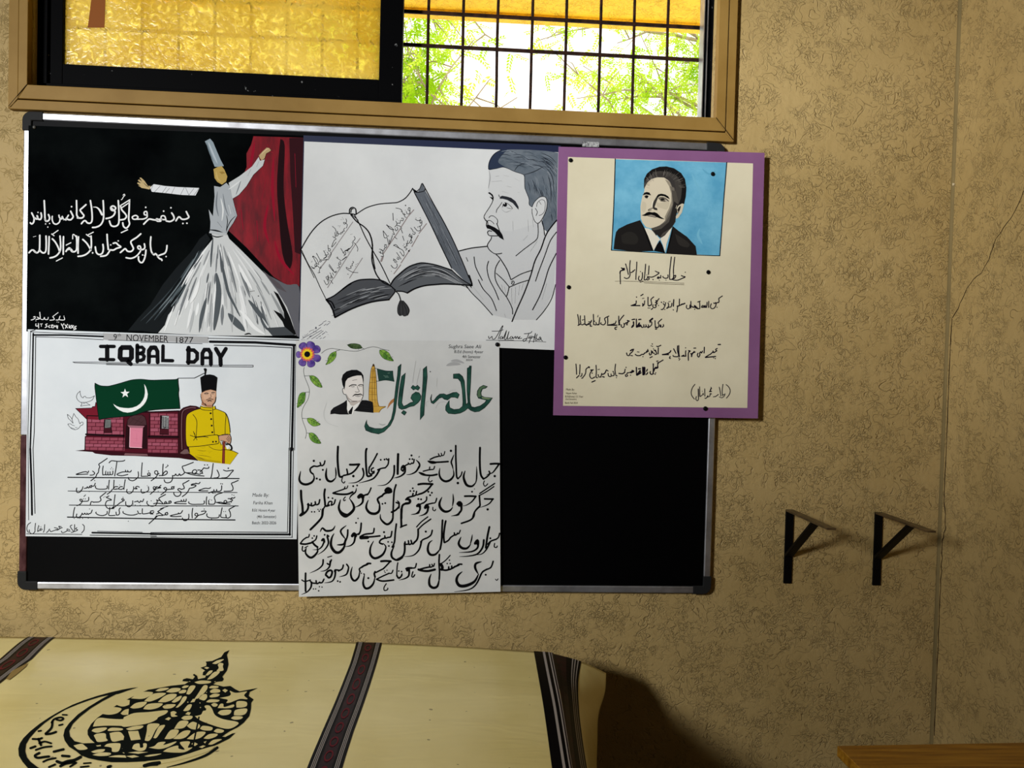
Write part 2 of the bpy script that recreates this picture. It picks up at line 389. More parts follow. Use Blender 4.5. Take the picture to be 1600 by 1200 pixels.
def tree(label, base, top, tips, seed, dens):
    """tips: outer ends of the boughs; each bough leaves the trunk and carries leaves on its outer part"""
    r = random.Random(seed)
    t = thing('tree', label, 'tree', base)
    tk = MB(); base = Vector(base); top = Vector(top)
    trunk = [base.lerp(top, k / 6) + Vector((r.uniform(-.04, .04), r.uniform(-.04, .04), 0)) for k in range(7)]
    tk.tube(trunk, [0.10 - 0.009 * k for k in range(7)], 9); tk.build('trunk', M_BARK, t, smooth=True)
    fo = MB()
    for i, (tip, lf) in enumerate(tips):
        tip = Vector(tip); s = trunk[3 + i % 4]; br = MB()
        pts = [s.lerp(tip, k / 7) + Vector((r.uniform(-.04, .04), r.uniform(-.04, .04), r.uniform(-.03, .03) + 0.22 * math.sin(math.pi * k / 7))) for k in range(8)]
        br.tube(pts, [0.020 - 0.0023 * k for k in range(8)], 6); ends = pts[3:]
        for q in range(4):
            e = pts[3 + q]; tp = e + Vector((r.uniform(-.4, .4), r.uniform(-.2, .2), r.uniform(-.35, .3)))
            br.tube([e, e.lerp(tp, 0.5) + Vector((0, 0, .04)), tp], [0.007, 0.005, 0.002], 5); ends = ends + [tp, e.lerp(tp, .6)]
        br.build('branch', M_BARK, t, smooth=True)
        for p in ends:
            for c in range(int(dens * lf + r.random())):
                a0 = p + Vector((r.gauss(0, .12), r.gauss(0, .10), r.gauss(0, .11)))
                ax = Vector((r.uniform(-1, 1), r.uniform(-.6, .6), r.uniform(-1.2, .4))).normalized()
                sd = ax.orthogonal().normalized(); up = ax.cross(sd)
                for j in range(6):                                  # pinnate leaf: leaflets along a rachis
                    for sg in (-1, 1):
                        o = a0 + ax * (0.026 * j); ld = (sd * sg + ax * 0.7 + up * r.uniform(-.3, .3)).normalized(); ln = 0.058 * (1 - 0.06 * j)
                        wv = ld.cross(up).normalized() * 0.011
                        fo.add([o, o + ld * ln * 0.45 + wv, o + ld * ln, o + ld * ln * 0.45 - wv], [(0, 1, 2, 3)])
    fo.build('foliage', ml, t, fixn=False)
TA = [(650, 70, 1.3), (670, 130, 1.5), (655, 95, 1.3), (690, 60, 1.2), (740, 60, 1), (650, 160, .9), (690, 165, 1.1), (790, 70, .9), (770, 130, .6), (720, 100, .8), (560, 60, 1), (480, 100, 1), (810, 150, .3)]
TBs = [(860, 75, .8), (915, 110, 1.0), (905, 150, .8), (960, 70, .7), (1000, 60, .8), (985, 120, .7), (1065, 100, 1.0), (1080, 150, 1.1), (1045, 165, .7), (1085, 60, .8), (935, 165, .4), (840, 60, .5)]
tree('dense leafy green tree outside, behind the frosted pane side', (atY(540, 100, 4.4).x, 4.4, 0), (atY(585, 100, 4.4).x, 4.4, 4.3), [(atY(x, y, 4.3 + .25 * math.sin(3 * i)), w) for i, (x, y, w) in enumerate(TA)], 3, 3)
tree('sparse tree outside with bare forked boughs, near the right jamb', (atY(1190, 100, 5.4).x, 5.4, 0), (atY(1150, 60, 5.4).x, 5.4, 4.6), [(atY(x, y, 5.4 + .3 * math.sin(2 * i)), w) for i, (x, y, w) in enumerate(TBs)], 11, 6)
# ================================================================== blackboard
PB = ZB; PT = ZB + 1.2296; BX = 0.915
brd = thing('blackboard', 'large black board with worn aluminium frame, nearly covered by hand-drawn posters', 'blackboard', (0, YW, PB))
m = MB(); m.box(-BX + 0.008, BX - 0.008, 0.0065, YW - 0.002, PB + 0.008, PT - 0.008); m.build('writing_surface', M_BOARD, brd)
FR = 0.019
def rail(x0, x1, z0, z1, mat):
    mm = MB(); mm.box(x0, x1, 0.003, YW - 0.001, z0, z1); return mm.build('frame_rail', mat, brd, bevel=0.003)
M_ALU2 = blotchy('maroon_reflection_wear', (52, 24, 26), (92, 60, 60), 40, 0.45, 0.0, (1, 1, .5), metal=0.2)  # lower left rail: dark reddish reflection and wear put into the colour
CL = 0.045
rail(-BX + CL, BX - CL, PT - FR, PT, M_ALU); rail(-BX + CL, BX - CL, PB, PB + FR, M_ALU)
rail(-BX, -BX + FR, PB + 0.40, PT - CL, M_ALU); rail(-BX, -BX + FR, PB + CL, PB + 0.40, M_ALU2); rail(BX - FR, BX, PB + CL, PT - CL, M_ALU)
def capmesh(sx, sz):
    mm = MB(); xo = sx * (BX + 0.003); zo = PT + 0.002 if sz > 0 else PB - 0.002
    R_ = 0.022; pts = []
    cx, cz_ = xo - sx * R_, zo - sz * R_
    for k in range(7):
        a = math.pi / 2 * k / 6; pts.append((cx + sx * R_ * math.sin(a), 0.0015, cz_ + sz * R_ * math.cos(a)))
    pts = [(xo - sx * (CL + 0.006), 0.0015, zo)] + pts + [(xo, 0.0015, zo - sz * (CL + 0.004))]
    pts += [(xo - sx * (FR + 0.004), 0.0015, zo - sz * (CL + 0.004)), (xo - sx * (FR + 0.004), 0.0015, zo - sz * (FR + 0.004)), (xo - sx * (CL + 0.006), 0.0015, zo - sz * (FR + 0.004))]
    mm.prism(pts, (0, YW - 0.0025, 0)); return mm.build('corner_cap', M_CAP, brd, bevel=0.002)
for sx, sz in ((-1, 1), (-1, -1), (1, 1), (1, -1)): capmesh(sx, sz)
# small worn paper label and scuffs on the top rail
m = MB(); P = [atY(x, y, 0.0018) for x, y in ((910, 221), (936, 222), (936, 230), (910, 229))]; m.prism(P, (0, 0.001, 0)); m.build('rail_label', blotchy('worn_label', (70, 70, 72), (190, 190, 188), 160, 0.6), brd)

# ================================================================== shelf brackets
def bracket(label, bx, by, ty):
    top = atY(bx, by, YW); bot = atY(bx, ty, YW)
    x = top.x; z1 = top.z; z0 = bot.z; w = 0.0115
    t = thing('shelf_bracket', label, 'bracket', (x, YW, z0), 'black shelf brackets on the wall')
    a = MB(); a.box(x - w, x + w, YW - 0.005, YW, z0, z1); a.build('wall_plate', M_IRON, t, bevel=0.001)
    L_ = 0.245
    a = MB(); a.box(x - w, x + w, YW - L_, YW - 0.004, z1 - 0.005, z1); a.build('arm', M_ARM, t, bevel=0.001)
    a = MB(); p = Vector((x, YW - 0.005, z1 - 0.128)); q = Vector((x, YW - 0.158, z1 - 0.005)); d = (q - p).normalized(); nn_ = Vector((0, d.z, -d.y)) * 0.004
    a.hexa([p - nn_ + Vector((-w, 0, 0)), p - nn_ + Vector((w, 0, 0)), q - nn_ + Vector((w, 0, 0)), q - nn_ + Vector((-w, 0, 0)),
            p + nn_ + Vector((-w, 0, 0)), p + nn_ + Vector((w, 0, 0)), q + nn_ + Vector((w, 0, 0)), q + nn_ + Vector((-w, 0, 0))])
    a.build('brace', M_IRON, t, bevel=0.001)
    for dz in (0.03, 0.16):
        a = MB(); c = Vector((x, YW - 0.0052, z1 - dz)); a.tube([c, c - Vector((0, 0.0022, 0))], [0.0042, 0.003], 10); a.build('screw', M_IRON, t)
M_ARM = blotchy('worn_dark_arm', (40, 30, 20), (92, 72, 46), 30, 0.35, spec=0.4)
bracket('black iron shelf bracket nearer the blackboard, mounted without a shelf', 1233.5, 796, 911)
bracket('black iron shelf bracket nearer the room corner, mounted without a shelf', 1372.5, 800, 914)

# ================================================================== wooden desk, lower right
ZD = 0.75
A = atZ(1308, 1165, ZD); B = atZ(1600, 1160, ZD); ang = math.atan2((B - A).y, (B - A).x)
ex = Vector((math.cos(ang), math.sin(ang), 0)); ey = Vector((-ex.y, ex.x, 0))
mt, nt, b = newmat('varnished_desk_wood'); L = nt.links.new
tc = N(nt, 'ShaderNodeNewGeometry'); mp = N(nt, 'ShaderNodeMapping'); mp.inputs['Scale'].default_value = (1.2, 16, 16); mp.inputs['Rotation'].default_value = (0, 0, -ang); L(tc.outputs['Position'], mp.inputs[0])
n = N(nt, 'ShaderNodeTexNoise', i_Scale=5, i_Detail=5.0, i_Distortion=0.3); L(mp.outputs[0], n.inputs['Vector'])
r = ramp(nt, [(0.3, lin((122, 78, 16))), (0.5, lin((158, 108, 26))), (0.7, lin((178, 128, 38)))]); L(n.outputs['Fac'], r.inputs[0]); L(r.outputs[0], b.inputs['Base Color'])
b.inputs['Roughness'].default_value = 0.35
desk = thing('desk', 'wooden desk with varnished plank top, only its back corner showing under the brackets', 'desk', (A.x + 0.3, A.y - 0.2, 0))
DL = min(0.60, (XR - 0.03 - A.x) / ex.x); DD = 0.45
m = MB()
def quad(a, bq, c, d, z0, z1, mb): mb.hexa([Vector((p.x, p.y, z0)) for p in (a, bq, c, d)] + [Vector((p.x, p.y, z1)) for p in (a, bq, c, d)])
quad(A, A + ex * DL, A + ex * DL - ey * DD, A - ey * DD, ZD - 0.022, ZD, m); m.build('desk_top', mt, desk, bevel=0.0015)
for i, (u, v) in enumerate(((0.03, 0.03), (DL - 0.07, 0.03), (0.03, DD - 0.07), (DL - 0.07, DD - 0.07))):
    m = MB(); p = A + ex * u - ey * v; quad(p, p + ex * 0.04, p + ex * 0.04 - ey * 0.04, p - ey * 0.04, 0, ZD - 0.022, m); m.build('leg', mt, desk, bevel=0.002)
m = MB(); p = A + ex * 0.03 - ey * 0.035; quad(p, p + ex * (DL - 0.06), p + ex * (DL - 0.06) - ey * 0.018, p - ey * 0.018, ZD - 0.10, ZD - 0.022, m); m.build('apron', mt, desk)

# ================================================================== long table under a printed vinyl sheet
ZT_ = 0.80
tA = atZ(0, 997, ZT_ - 0.004); tB = atZ(838, 1019, ZT_ - 0.004); ta = math.atan2((tB - tA).y, (tB - tA).x)
tx = Vector((math.cos(ta), math.sin(ta), 0)); ty_ = Vector((-tx.y, tx.x, 0))
TR = tB + tx * 0.005; TLn = 1.66; TDp = 0.70
tbl = thing('table', 'long table hidden under the cream printed vinyl sheet, in front of the blackboard', 'table', (TR.x - 0.9, TR.y - 0.35, 0))
M_TB = blotchy('table_wood', (95, 62, 34), (124, 84, 48), 7, 0.5, 0, (1, 8, 8))
m = MB(); quad(TR - ty_ * 0.012, TR - ty_ * 0.012 - tx * TLn, TR - tx * TLn - ty_ * TDp, TR - ty_ * TDp, ZT_ - 0.04, ZT_ - 0.006, m); m.build('table_top', M_TB, tbl)
for u, v in ((0.06, 0.06), (TLn - 0.12, 0.06), (0.06, TDp - 0.12), (TLn - 0.12, TDp - 0.12)):
    m = MB(); p = TR - tx * u - ty_ * v; quad(p, p - tx * 0.06, p - tx * 0.06 - ty_ * 0.06, p - ty_ * 0.06, 0, ZT_ - 0.04, m); m.build('leg', M_TB, tbl)
m = MB(); p = TR - tx * 0.05 - ty_ * 0.07; quad(p, p - tx * (TLn - 0.1), p - tx * (TLn - 0.1) - ty_ * 0.02, p - ty_ * 0.02, 0.35, ZT_ - 0.04, m); m.build('back_panel', M_TB, tbl)
m = MB(); p = TR - tx * 0.05 - ty_ * 0.07; quad(p, p - tx * 0.02, p - tx * 0.02 - ty_ * 0.56, p - ty_ * 0.56, 0.35, ZT_ - 0.04, m); m.build('end_panel', M_TB, tbl)
# control rows of the sheet, far edge to near edge: (px, py, drop below the table surface)
ROWS = [
 [(-178, 992, 0), (0, 995, 0), (300, 1000, 0), (597, 1005, 0), (834, 1018, 0.0), (868, 1023, 0.006), (908, 1034, 0.022), (929, 1043, 0.040), (947, 1052, 0.060)],
 [(-260, 1030, 0), (-20, 1030, 0), (285, 1034, 0), (588, 1039, 0), (840, 1052, 0.0), (872, 1057, 0.009), (903, 1066, 0.030), (925, 1073, 0.052), (945, 1081, 0.080)],
 [(-378, 1085, 0), (-50, 1085, 0), (262, 1088, 0), (571, 1092, 0), (848, 1098, 0.0), (877, 1102, 0.012), (903, 1106, 0.042), (920, 1112, 0.072), (935, 1117, 0.110)],
 [(-495, 1140, 0), (-85, 1140, 0), (238, 1142, 0), (552, 1145, 0), (855, 1146, 0.0), (882, 1150, 0.014), (909, 1153, 0.050), (922, 1157, 0.090), (933, 1161, 0.135)],
 [(-623, 1200, 0), (-120, 1200, 0), (212, 1200, 0), (532, 1200, 0), (862, 1198, 0.0), (888, 1202, 0.016), (917, 1205, 0.054), (926, 1209, 0.100), (933, 1213, 0.150)],
 [(-816, 1290, 0), (-170, 1290, 0), (170, 1290, 0), (505, 1290, 0), (874, 1282, 0.0), (902, 1288, 0.016), (932, 1295, 0.054), (940, 1299, 0.100), (946, 1303, 0.150)]]
G3 = [[atZ(x, y, ZT_ - d) for x, y, d in row] for row in ROWS]
def cr1(p, t):
    i = min(int(t), len(p) - 2); u = t - i
    a = p[max(i - 1, 0)]; b_ = p[i]; c = p[i + 1]; d = p[min(i + 2, len(p) - 1)]
    return 0.5 * ((2 * b_) + (c - a) * u + (2 * a - 5 * b_ + 4 * c - d) * u * u + (3 * b_ - a - 3 * c + d) * u * u * u)
def sheetP(u, v): return cr1([cr1(row, u) for row in G3], v)
def sheetN(u, v):
    e = 0.02; a = sheetP(min(u + e, 8), v) - sheetP(max(u - e, 0), v); b_ = sheetP(u, min(v + e, 5)) - sheetP(u, max(v - e, 0))
    n_ = b_.cross(a).normalized(); return n_ if n_.dot(CAM - sheetP(u, v)) > 0 else -n_
clo = thing('table_sheet', 'cream vinyl sheet with maroon stripes and a black crest, draped over the long table', 'table cover', (TR.x - 0.9, TR.y - 0.35, ZT_))
mv, nt, b = newmat('cream_vinyl'); L = nt.links.new
tc = N(nt, 'ShaderNodeNewGeometry'); n = N(nt, 'ShaderNodeTexNoise', i_Scale=5, i_Detail=5.0); L(tc.outputs['Position'], n.inputs['Vector'])
r = ramp(nt, [(0.3, lin((226, 206, 132))), (0.7, lin((240, 222, 154)))]); L(n.outputs['Fac'], r.inputs[0])
s2 = N(nt, 'ShaderNodeTexNoise', i_Scale=55, i_Detail=1.0); L(tc.outputs['Position'], s2.inputs['Vector']); sr = ramp(nt, [(0.765, g(0)), (0.785, g(0.7))]); L(s2.outputs['Fac'], sr.inputs[0])
mxx = N(nt, 'ShaderNodeMix', data_type='RGBA'); mxx.inputs['B'].default_value = lin((90, 66, 30)); L(sr.outputs[0], mxx.inputs['Factor']); L(r.outputs[0], mxx.inputs['A']); L(mxx.outputs['Result'], b.inputs['Base Color'])
b.inputs['Roughness'].default_value = 0.30; b.inputs['Specular IOR Level'].default_value = 0.45
mp = N(nt, 'ShaderNodeMapping'); mp.inputs['Scale'].default_value = (2.5, 9, 9); L(tc.outputs['Position'], mp.inputs[0])
wv = N(nt, 'ShaderNodeTexNoise', i_Scale=1.6, i_Detail=3.0, i_Distortion=0.6); L(mp.outputs[0], wv.inputs['Vector'])
bp = N(nt, 'ShaderNodeBump', i_Strength=0.35, i_Distance=0.006); L(wv.outputs['Fac'], bp.inputs['Height']); L(bp.outputs[0], b.inputs['Normal'])
m = MB(); NU, NV = 64, 30
vsx = [sheetP(8 * i / NU, 5 * j / NV) for j in range(NV + 1) for i in range(NU + 1)]
m.add(vsx, [(j * (NU + 1) + i, j * (NU + 1) + i + 1, (j + 1) * (NU + 1) + i + 1, (j + 1) * (NU + 1) + i) for j in range(NV) for i in range(NU)])
o = m.build('vinyl', mv, clo, smooth=True); sd = o.modifiers.new('thickness', 'SOLIDIFY'); sd.thickness = 0.0012; sd.offset = 0
M_MAROON = blotchy('maroon_print', (24, 9, 13), (46, 15, 21), 30, 0.34, lo=0.42, hi=0.62)
M_SILVER = paint((168, 158, 150), 0.4, 'silver_print'); M_BLKPRINT = paint((14, 11, 11), 0.36, 'black_print')
M_DKRED = paint((98, 24, 34), 0.4, 'red_print')
def strip(mb, uv0, uv1, mi, h, nv=30, nu=2, v0=0.0, v1=5.0):   # ribbon between two curves u(v) on the sheet
    b0 = len(mb.v)
    for j in range(nv + 1):
        v = v0 + (v1 - v0) * j / nv; ua, ub = uv0(v), uv1(v)
        for i in range(nu + 1):
            u = ua + (ub - ua) * i / nu; mb.v.append(sheetP(u, v) + sheetN(u, v) * h)
    for j in range(nv):
        for i in range(nu):
            a = b0 + j * (nu + 1) + i; mb.f.append([a, a + 1, a + nu + 2, a + nu + 1]); mb.m.append(mi)
PM = [M_MAROON, M_SILVER, M_BLKPRINT, M_DKRED]
def stripe(name, f0, f1, nu, v1=5.0, rings=True, lines=(0.10, 0.15, 0.20)):
    mb = MB(); q = lambda t: (lambda v: f0(v) + (f1(v) - f0(v)) * t)
    strip(mb, q(0), q(1), 0, 0.0011, 40, nu, 0, v1)
    strip(mb, q(0), q(0.30), 2, 0.0013, 40, 3, 0, v1); strip(mb, q(0.70), q(1), 2, 0.0013, 40, 3, 0, v1)
    for t in lines: strip(mb, q(t), q(t + 0.022), 1, 0.0016, 40, 1, 0, v1); strip(mb, q(1 - t - 0.022), q(1 - t), 1, 0.0016, 40, 1, 0, v1)
    if rings:
        v = 0.15; k = 0
        while v < v1 - 0.3:
            c = 0.5; rad = 0.13
            for kk in range(14):
                a0, a1 = 6.283 * kk / 14, 6.283 * (kk + 1) / 14; vv = []
                for a, rr in ((a0, 1), (a1, 1), (a1, .7), (a0, .7)):
                    v_ = v + 0.2 + 0.16 * math.sin(a) * rr; u_ = f0(v_) + (f1(v_) - f0(v_)) * (c + rad * math.cos(a) * rr); vv.append(sheetP(u_, v_) + sheetN(u_, v_) * 0.0017)
                mb.add(vv, [(0, 1, 2, 3)], 3)
            v += 0.42
    return mb.build(name, PM, clo, fixn=False)
def upx(px_of_row):            # u such that sheet passes the given pixel column, per control row, by bisection
    us = []
    for j, px in enumerate(px_of_row):
        lo, hi = 0.0, 8.0
        for _ in range(40):
            md = (lo + hi) / 2; p = sheetP(md, j) - CAM; x = CX + F * p.dot(RGT) / p.dot(FWD)
            if x < px: lo = md
            else: hi = md
        us.append(lo)
    def f(v):
        i = min(int(v), 4); t = v - i; return us[i] * (1 - t) + us[i + 1] * t
    return f
stripe('middle_stripe', upx([557, 547, 526, 503, 480, 440]), upx([597, 588, 571, 552, 535, 506]), 6)
stripe('right_stripe', upx([834, 840, 848, 855, 862, 874]), upx([908, 903, 904, 909, 917, 932]), 12, rings=False, lines=(0.06, 0.12, 0.17))
stripe('left_stripe', upx([44, 0, -80, -150, -210, -290]), upx([87, 50, -22, -90, -150, -230]), 6)

# ================================================================== drawing on sheets
def crv(P, n=5):                                 # smooth pen path through points
    if len(P) < 3: return P
    out = []
    for i in range(len(P) - 1):
        a = P[max(i - 1, 0)]; b_ = P[i]; c = P[i + 1]; d = P[min(i + 2, len(P) - 1)]
        for k in range(n):
            t = k / n
            out.append(tuple(0.5 * ((2 * b_[j]) + (c[j] - a[j]) * t + (2 * a[j] - 5 * b_[j] + 4 * c[j] - d[j]) * t * t + (3 * b_[j] - a[j] - 3 * c[j] + d[j]) * t ** 3) for j in (0, 1)))
    return out + [P[-1]]
class Ink:
    """marks made on ONE sheet: filled areas and pen strokes, each laid a hair above the one before"""
    STEP = 0.000006
    def __init__(s, plane, crop=(0, 0, 1), base=0.0002):
        s.pl = plane; s.c = crop; s.h = base; s.mb = MB(); s.mats = []; s.lay = 0; s.cen = []
    def crop(s, x, y, w, W=1600): s.c = (x, y, W / w); return s
    def mi(s, c):
        m = c if isinstance(c, bpy.types.Material) else paint(c)
        if m not in s.mats: s.mats.append(m)
        return s.mats.index(m)
    def up(s, n=1): s.lay += n; return s
    def P(s, p): return (s.c[0] + p[0] / s.c[2], s.c[1] + p[1] / s.c[2])
    def put(s, pts, faces, c):
        h = s.h + s.lay * s.STEP
        s.mb.add([s.pl.at(x, y, h) for x, y in pts], faces, s.mi(c))
        cx = sum(p[0] for p in pts) / len(pts); cy = sum(p[1] for p in pts) / len(pts); s.cen += [(cx, cy)] * len(faces)
    def fill(s, c, pts, smooth=False, up=True):
        if isinstance(pts, str): pts = [tuple(map(float, q.split(','))) for q in pts.split()]
        if smooth: pts = crv(pts + [pts[0]], 4)[:-1]
        pts = [s.P(p) for p in pts]
        if up: s.lay += 1
        tri = tessellate_polygon([[Vector((x, y, 0)) for x, y in pts]])
        s.put(pts, [tuple(t) for t in tri], c)
    def line(s, c, pts, w, taper='', sharp=False, closed=False):
        pts = [s.P(p) for p in pts]; w = w / s.c[2]
        if len(pts) == 1:
            x, y = pts[0]; r = w * 0.55
            s.put([(x + r * math.cos(6.283 * k / 8), y + r * math.sin(6.283 * k / 8)) for k in range(8)], [tuple(range(8))], c); return
        if closed: pts = pts + [pts[0]]
        if not sharp: pts = crv(pts, 4)
        q = [pts[0]]
        for p in pts[1:]:
            if math.hypot(p[0] - q[-1][0], p[1] - q[-1][1]) > 0.05: q.append(p)
        pts = q
        if len(pts) < 2: return
        n = len(pts); Lc = [0.0]
        for i in range(1, n): Lc.append(Lc[-1] + math.hypot(pts[i][0] - pts[i - 1][0], pts[i][1] - pts[i - 1][1]))
        tot = Lc[-1]; V = []; Fc = []
        def wid(t):
            f = 1.0
            if 't' in taper: f = 0.25 + 0.75 * math.sin(math.pi * min(max(t, 0), 1)) ** 0.7
            if 'e' in taper: f = 1.0 - 0.8 * t ** 2
            if 'b' in taper: f = 1.0 - 0.8 * (1 - t) ** 2
            return w * 0.5 * f
        for i in range(n):
            a = pts[max(i - 1, 0)]; b_ = pts[min(i + 1, n - 1)]; dx, dy = b_[0] - a[0], b_[1] - a[1]; l = math.hypot(dx, dy) or 1
            k = 1.0
            if sharp and 0 < i < n - 1:
                u1 = (pts[i][0] - a[0], pts[i][1] - a[1]); u2 = (b_[0] - pts[i][0], b_[1] - pts[i][1])
                l1 = math.hypot(*u1) or 1; l2 = math.hypot(*u2) or 1
                tx_, ty2 = u1[0] / l1 + u2[0] / l2, u1[1] / l1 + u2[1] / l2; l = math.hypot(tx_, ty2) or 1; dx, dy = tx_, ty2; k = min(2.0 / l, 1.8)
            hw = wid(Lc[i] / tot) * k; nx, ny = -dy / l, dx / l
            V += [(pts[i][0] + nx * hw, pts[i][1] + ny * hw), (pts[i][0] - nx * hw, pts[i][1] - ny * hw)]
            if i: Fc.append((2 * i - 2, 2 * i - 1, 2 * i + 1, 2 * i))
        for end in (0, n - 1):                   # round caps
            hw = wid(Lc[end] / tot)
            o = pts[1 if end == 0 else n - 2]; dx, dy = pts[end][0] - o[0], pts[end][1] - o[1]; a0 = math.atan2(dy, dx); b0 = len(V)
            V += [(pts[end][0] + hw * math.cos(a0 + t), pts[end][1] + hw * math.sin(a0 + t)) for t in (-1.571, -0.785, 0, 0.785, 1.571)]
            Fc.append(tuple(range(b0, b0 + 5)))
        s.put(V, Fc, c)
    def pen(s, c, w, data, sharp=False):
        """strokes split by ';' - 'w9' sets the width of one stroke, t/e/b taper it, '!' keeps its corners, 'c' closes it"""
        s.lay += 1
        for st in data.replace('\n', ' ').split(';'):
            tk = st.split(); pts = []; ww = w; tp = ''; sh = sharp; cl = False
            for t in tk:
                if ',' in t: a, b_ = t.split(','); pts.append((float(a), float(b_)))
                elif t[0] == 'w': ww = float(t[1:])
                elif t == '!': sh = True
                elif t == '~': sh = False
                elif t == 'c': cl = True
                else: tp += t
            if pts: s.line(c, pts, ww, tp, sh, cl)
    def text(s, c, txt, x, y, h, ang=0.0, shear=0.0, bold=0.0, sx=1.0, space=1.0):
        """lettering with its baseline starting at x,y (crop pixels), cap height h, turned by ang degrees"""
        cu = bpy.data.curves.new('lettering', 'FONT'); cu.body = txt; cu.size = 1.0; cu.shear = shear; cu.offset = bold; cu.resolution_u = 3; cu.space_character = space
        o = bpy.data.objects.new('lettering', cu); COL.objects.link(o)
        me = bpy.data.meshes.new_from_object(o.evaluated_get(bpy.context.evaluated_depsgraph_get()))
        s.lay += 1; k = h / 0.70; ca, sa = math.cos(math.radians(ang)), math.sin(math.radians(ang)); pts = []
        for v in me.vertices:
            u, w = v.co.x * k * sx, -v.co.y * k; pts.append(s.P((x + u * ca - w * sa, y + u * sa + w * ca)))
        s.put(pts, [tuple(p.vertices) for p in me.polygons], c)
        COL.objects.unlink(o); bpy.data.objects.remove(o); bpy.data.curves.remove(cu); bpy.data.meshes.remove(me)
    def split(s, parent, bins):                  # bins: name per (x, y) picture position of a mark
        out = {}
        for f, m_, c in zip(s.mb.f, s.mb.m, s.cen):
            b_ = bins(*c)
            if b_ is None: continue
            q = out.setdefault(b_, (MB(), {}))
            ids = []
            for i in f:
                if i not in q[1]: q[1][i] = len(q[0].v); q[0].v.append(s.mb.v[i])
                ids.append(q[1][i])
            q[0].f.append(ids); q[0].m.append(m_)
        for (nm, _), q in sorted(out.items()): q[0].build(nm, s.mats, parent, fixn=False)
    def build(s, name, parent, label=None):
        o = s.mb.build(name, s.mats, parent, fixn=False)
        if label: o['label'] = label
        return o
def sheet(corners, plane, mat, parent, name='sheet', thick=0.0004, n=1, holes=None):
    mm = MB(); P = [plane.at(x, y) for x, y in corners]
    mm.prism(P, plane.n * -thick); return mm.build(name, mat, parent)
def paper(name, c0, c1, rough=0.55):
    return blotchy(name, c0, c1, 3.5, rough, 0.06, spec=0.3)
K = (14, 14, 17)
# ================================================================== poster: whirling dervish
p1 = plane3((43, 195, 0.0010), (475, 215, 0.0010), (41, 517, 0.0010))
o1 = thing('poster', 'black painted poster of a whirling dervish in white against a red curtain', 'poster', p1.at(258, 520))
sheet([(44.5, 196), (476, 212), (471, 527), (41, 518)], p1, blotchy('black_poster_paint', (3, 4, 5), (13, 16, 16), 5, 0.7, 0.1, spec=0.0), o1)
k = Ink(p1).crop(200, 170, 280)
M_RED = blotchy('red_curtain_paint', (88, 2, 16), (140, 4, 26), 9, 0.5, 0, (5, 5, 1.2))
k.fill(M_RED, '1120,245 1565,258 1555,700 1530,1585 1420,1575 1300,1500 1060,1240 890,1080 940,800 1010,640 1060,520 1058,400 1100,320')
k.fill((34, 14, 18), '1360,270 1400,330 1390,700 1420,1000 1470,1300 1440,1430 1380,1300 1350,1000 1330,700 1345,420', True)
k.fill((52, 20, 26), '1440,260 1567,258 1556,700 1540,1300 1490,1280 1470,900 1450,600', False)
k.pen((150, 20, 44), 26, 't 1130,300 1100,480 1080,560; t 1250,860 1220,1050 1260,1200; t 1010,900 1030,1080; t 1300,430 1290,700 1310,1000; t 960,860 930,1000; t 1150,1000 1160,1180; t 1310,1180 1360,1340 1480,1480; w14 t 1230,640 1190,820; w14 t 1490,400 1500,700')
k.fill((100, 100, 106), '1180,1450 1300,1510 1420,1570 1528,1590 1526,1880 1540,2020 1500,2020 1440,1900 1330,1640', True)
k.fill((88, 82, 86), '1200,1440 1250,1480 1350,1560 1420,1640 1330,1600')
k.build('painted_curtain', o1, 'dark red curtain')
k = Ink(p1, base=0.0004).crop(200, 340, 280)
k.fill((22, 26, 28), '700,140 640,190 560,310 430,450 310,600 200,780 90,900 0,1010 130,1012 262,1030 330,950 390,840 470,690 540,540 640,330 735,195')
r_ = random.Random(4)
for i in range(60):
    a = r_.uniform(0, 1); t0 = r_.uniform(0.1, 0.6); t1 = min(1, t0 + r_.uniform(0.12, 0.42))
    e = (15 + 330 * a, 1012); ap = (705 + 30 * a, 160)
    bow = 60 * (1 - a * 0.5)
    L3 = [(ap[0] + (e[0] - ap[0]) * t - bow * 0 + bow * math.sin(3.14 * t) * 0.9, ap[1] + (e[1] - ap[1]) * t + bow * math.sin(3.14 * t) * 0.35) for t in (t0, (t0 + t1) / 2, t1)]
    k.pen([(34, 40, 43), (58, 66, 70), (80, 90, 94), (120, 130, 134), (14, 18, 20)][i % 5], r_.uniform(8, 22), 't ' + ' '.join('%f,%f' % q for q in L3))
k.fill((206, 208, 207), '745,130 880,135 905,190 1010,290 1220,500 1330,650 1420,800 1470,940 1500,1050 1280,1055 1000,1055 700,1052 270,1030 330,960 360,870 450,755 520,610 560,500 600,420 660,310 760,190')
pal = [(150, 153, 154), (178, 181, 182), (225, 226, 225), (236, 237, 236), (120, 124, 127), (192, 194, 194), (98, 102, 106), (230, 231, 230)]
for i in range(110):
    a = r_.uniform(0, 1); t0 = r_.uniform(0.08, 0.8); t1 = min(0.985, t0 + r_.uniform(0.1, 0.35))
    ap = (770 + 95 * a, 165); e = (300 + 1160 * a, 1035)
    bw = -(a - 0.42) * 130
    L3 = [(ap[0] + (e[0] - ap[0]) * t + bw * math.sin(3.14 * t) * -0.9, ap[1] + (e[1] - ap[1]) * t) for t in (t0, (t0 + t1) / 2, t1)]
    k.pen(pal[i % 8], r_.uniform(8, 26) * (0.5 + 0.6 * t1), 't ' + ' '.join('%f,%f' % q for q in L3))
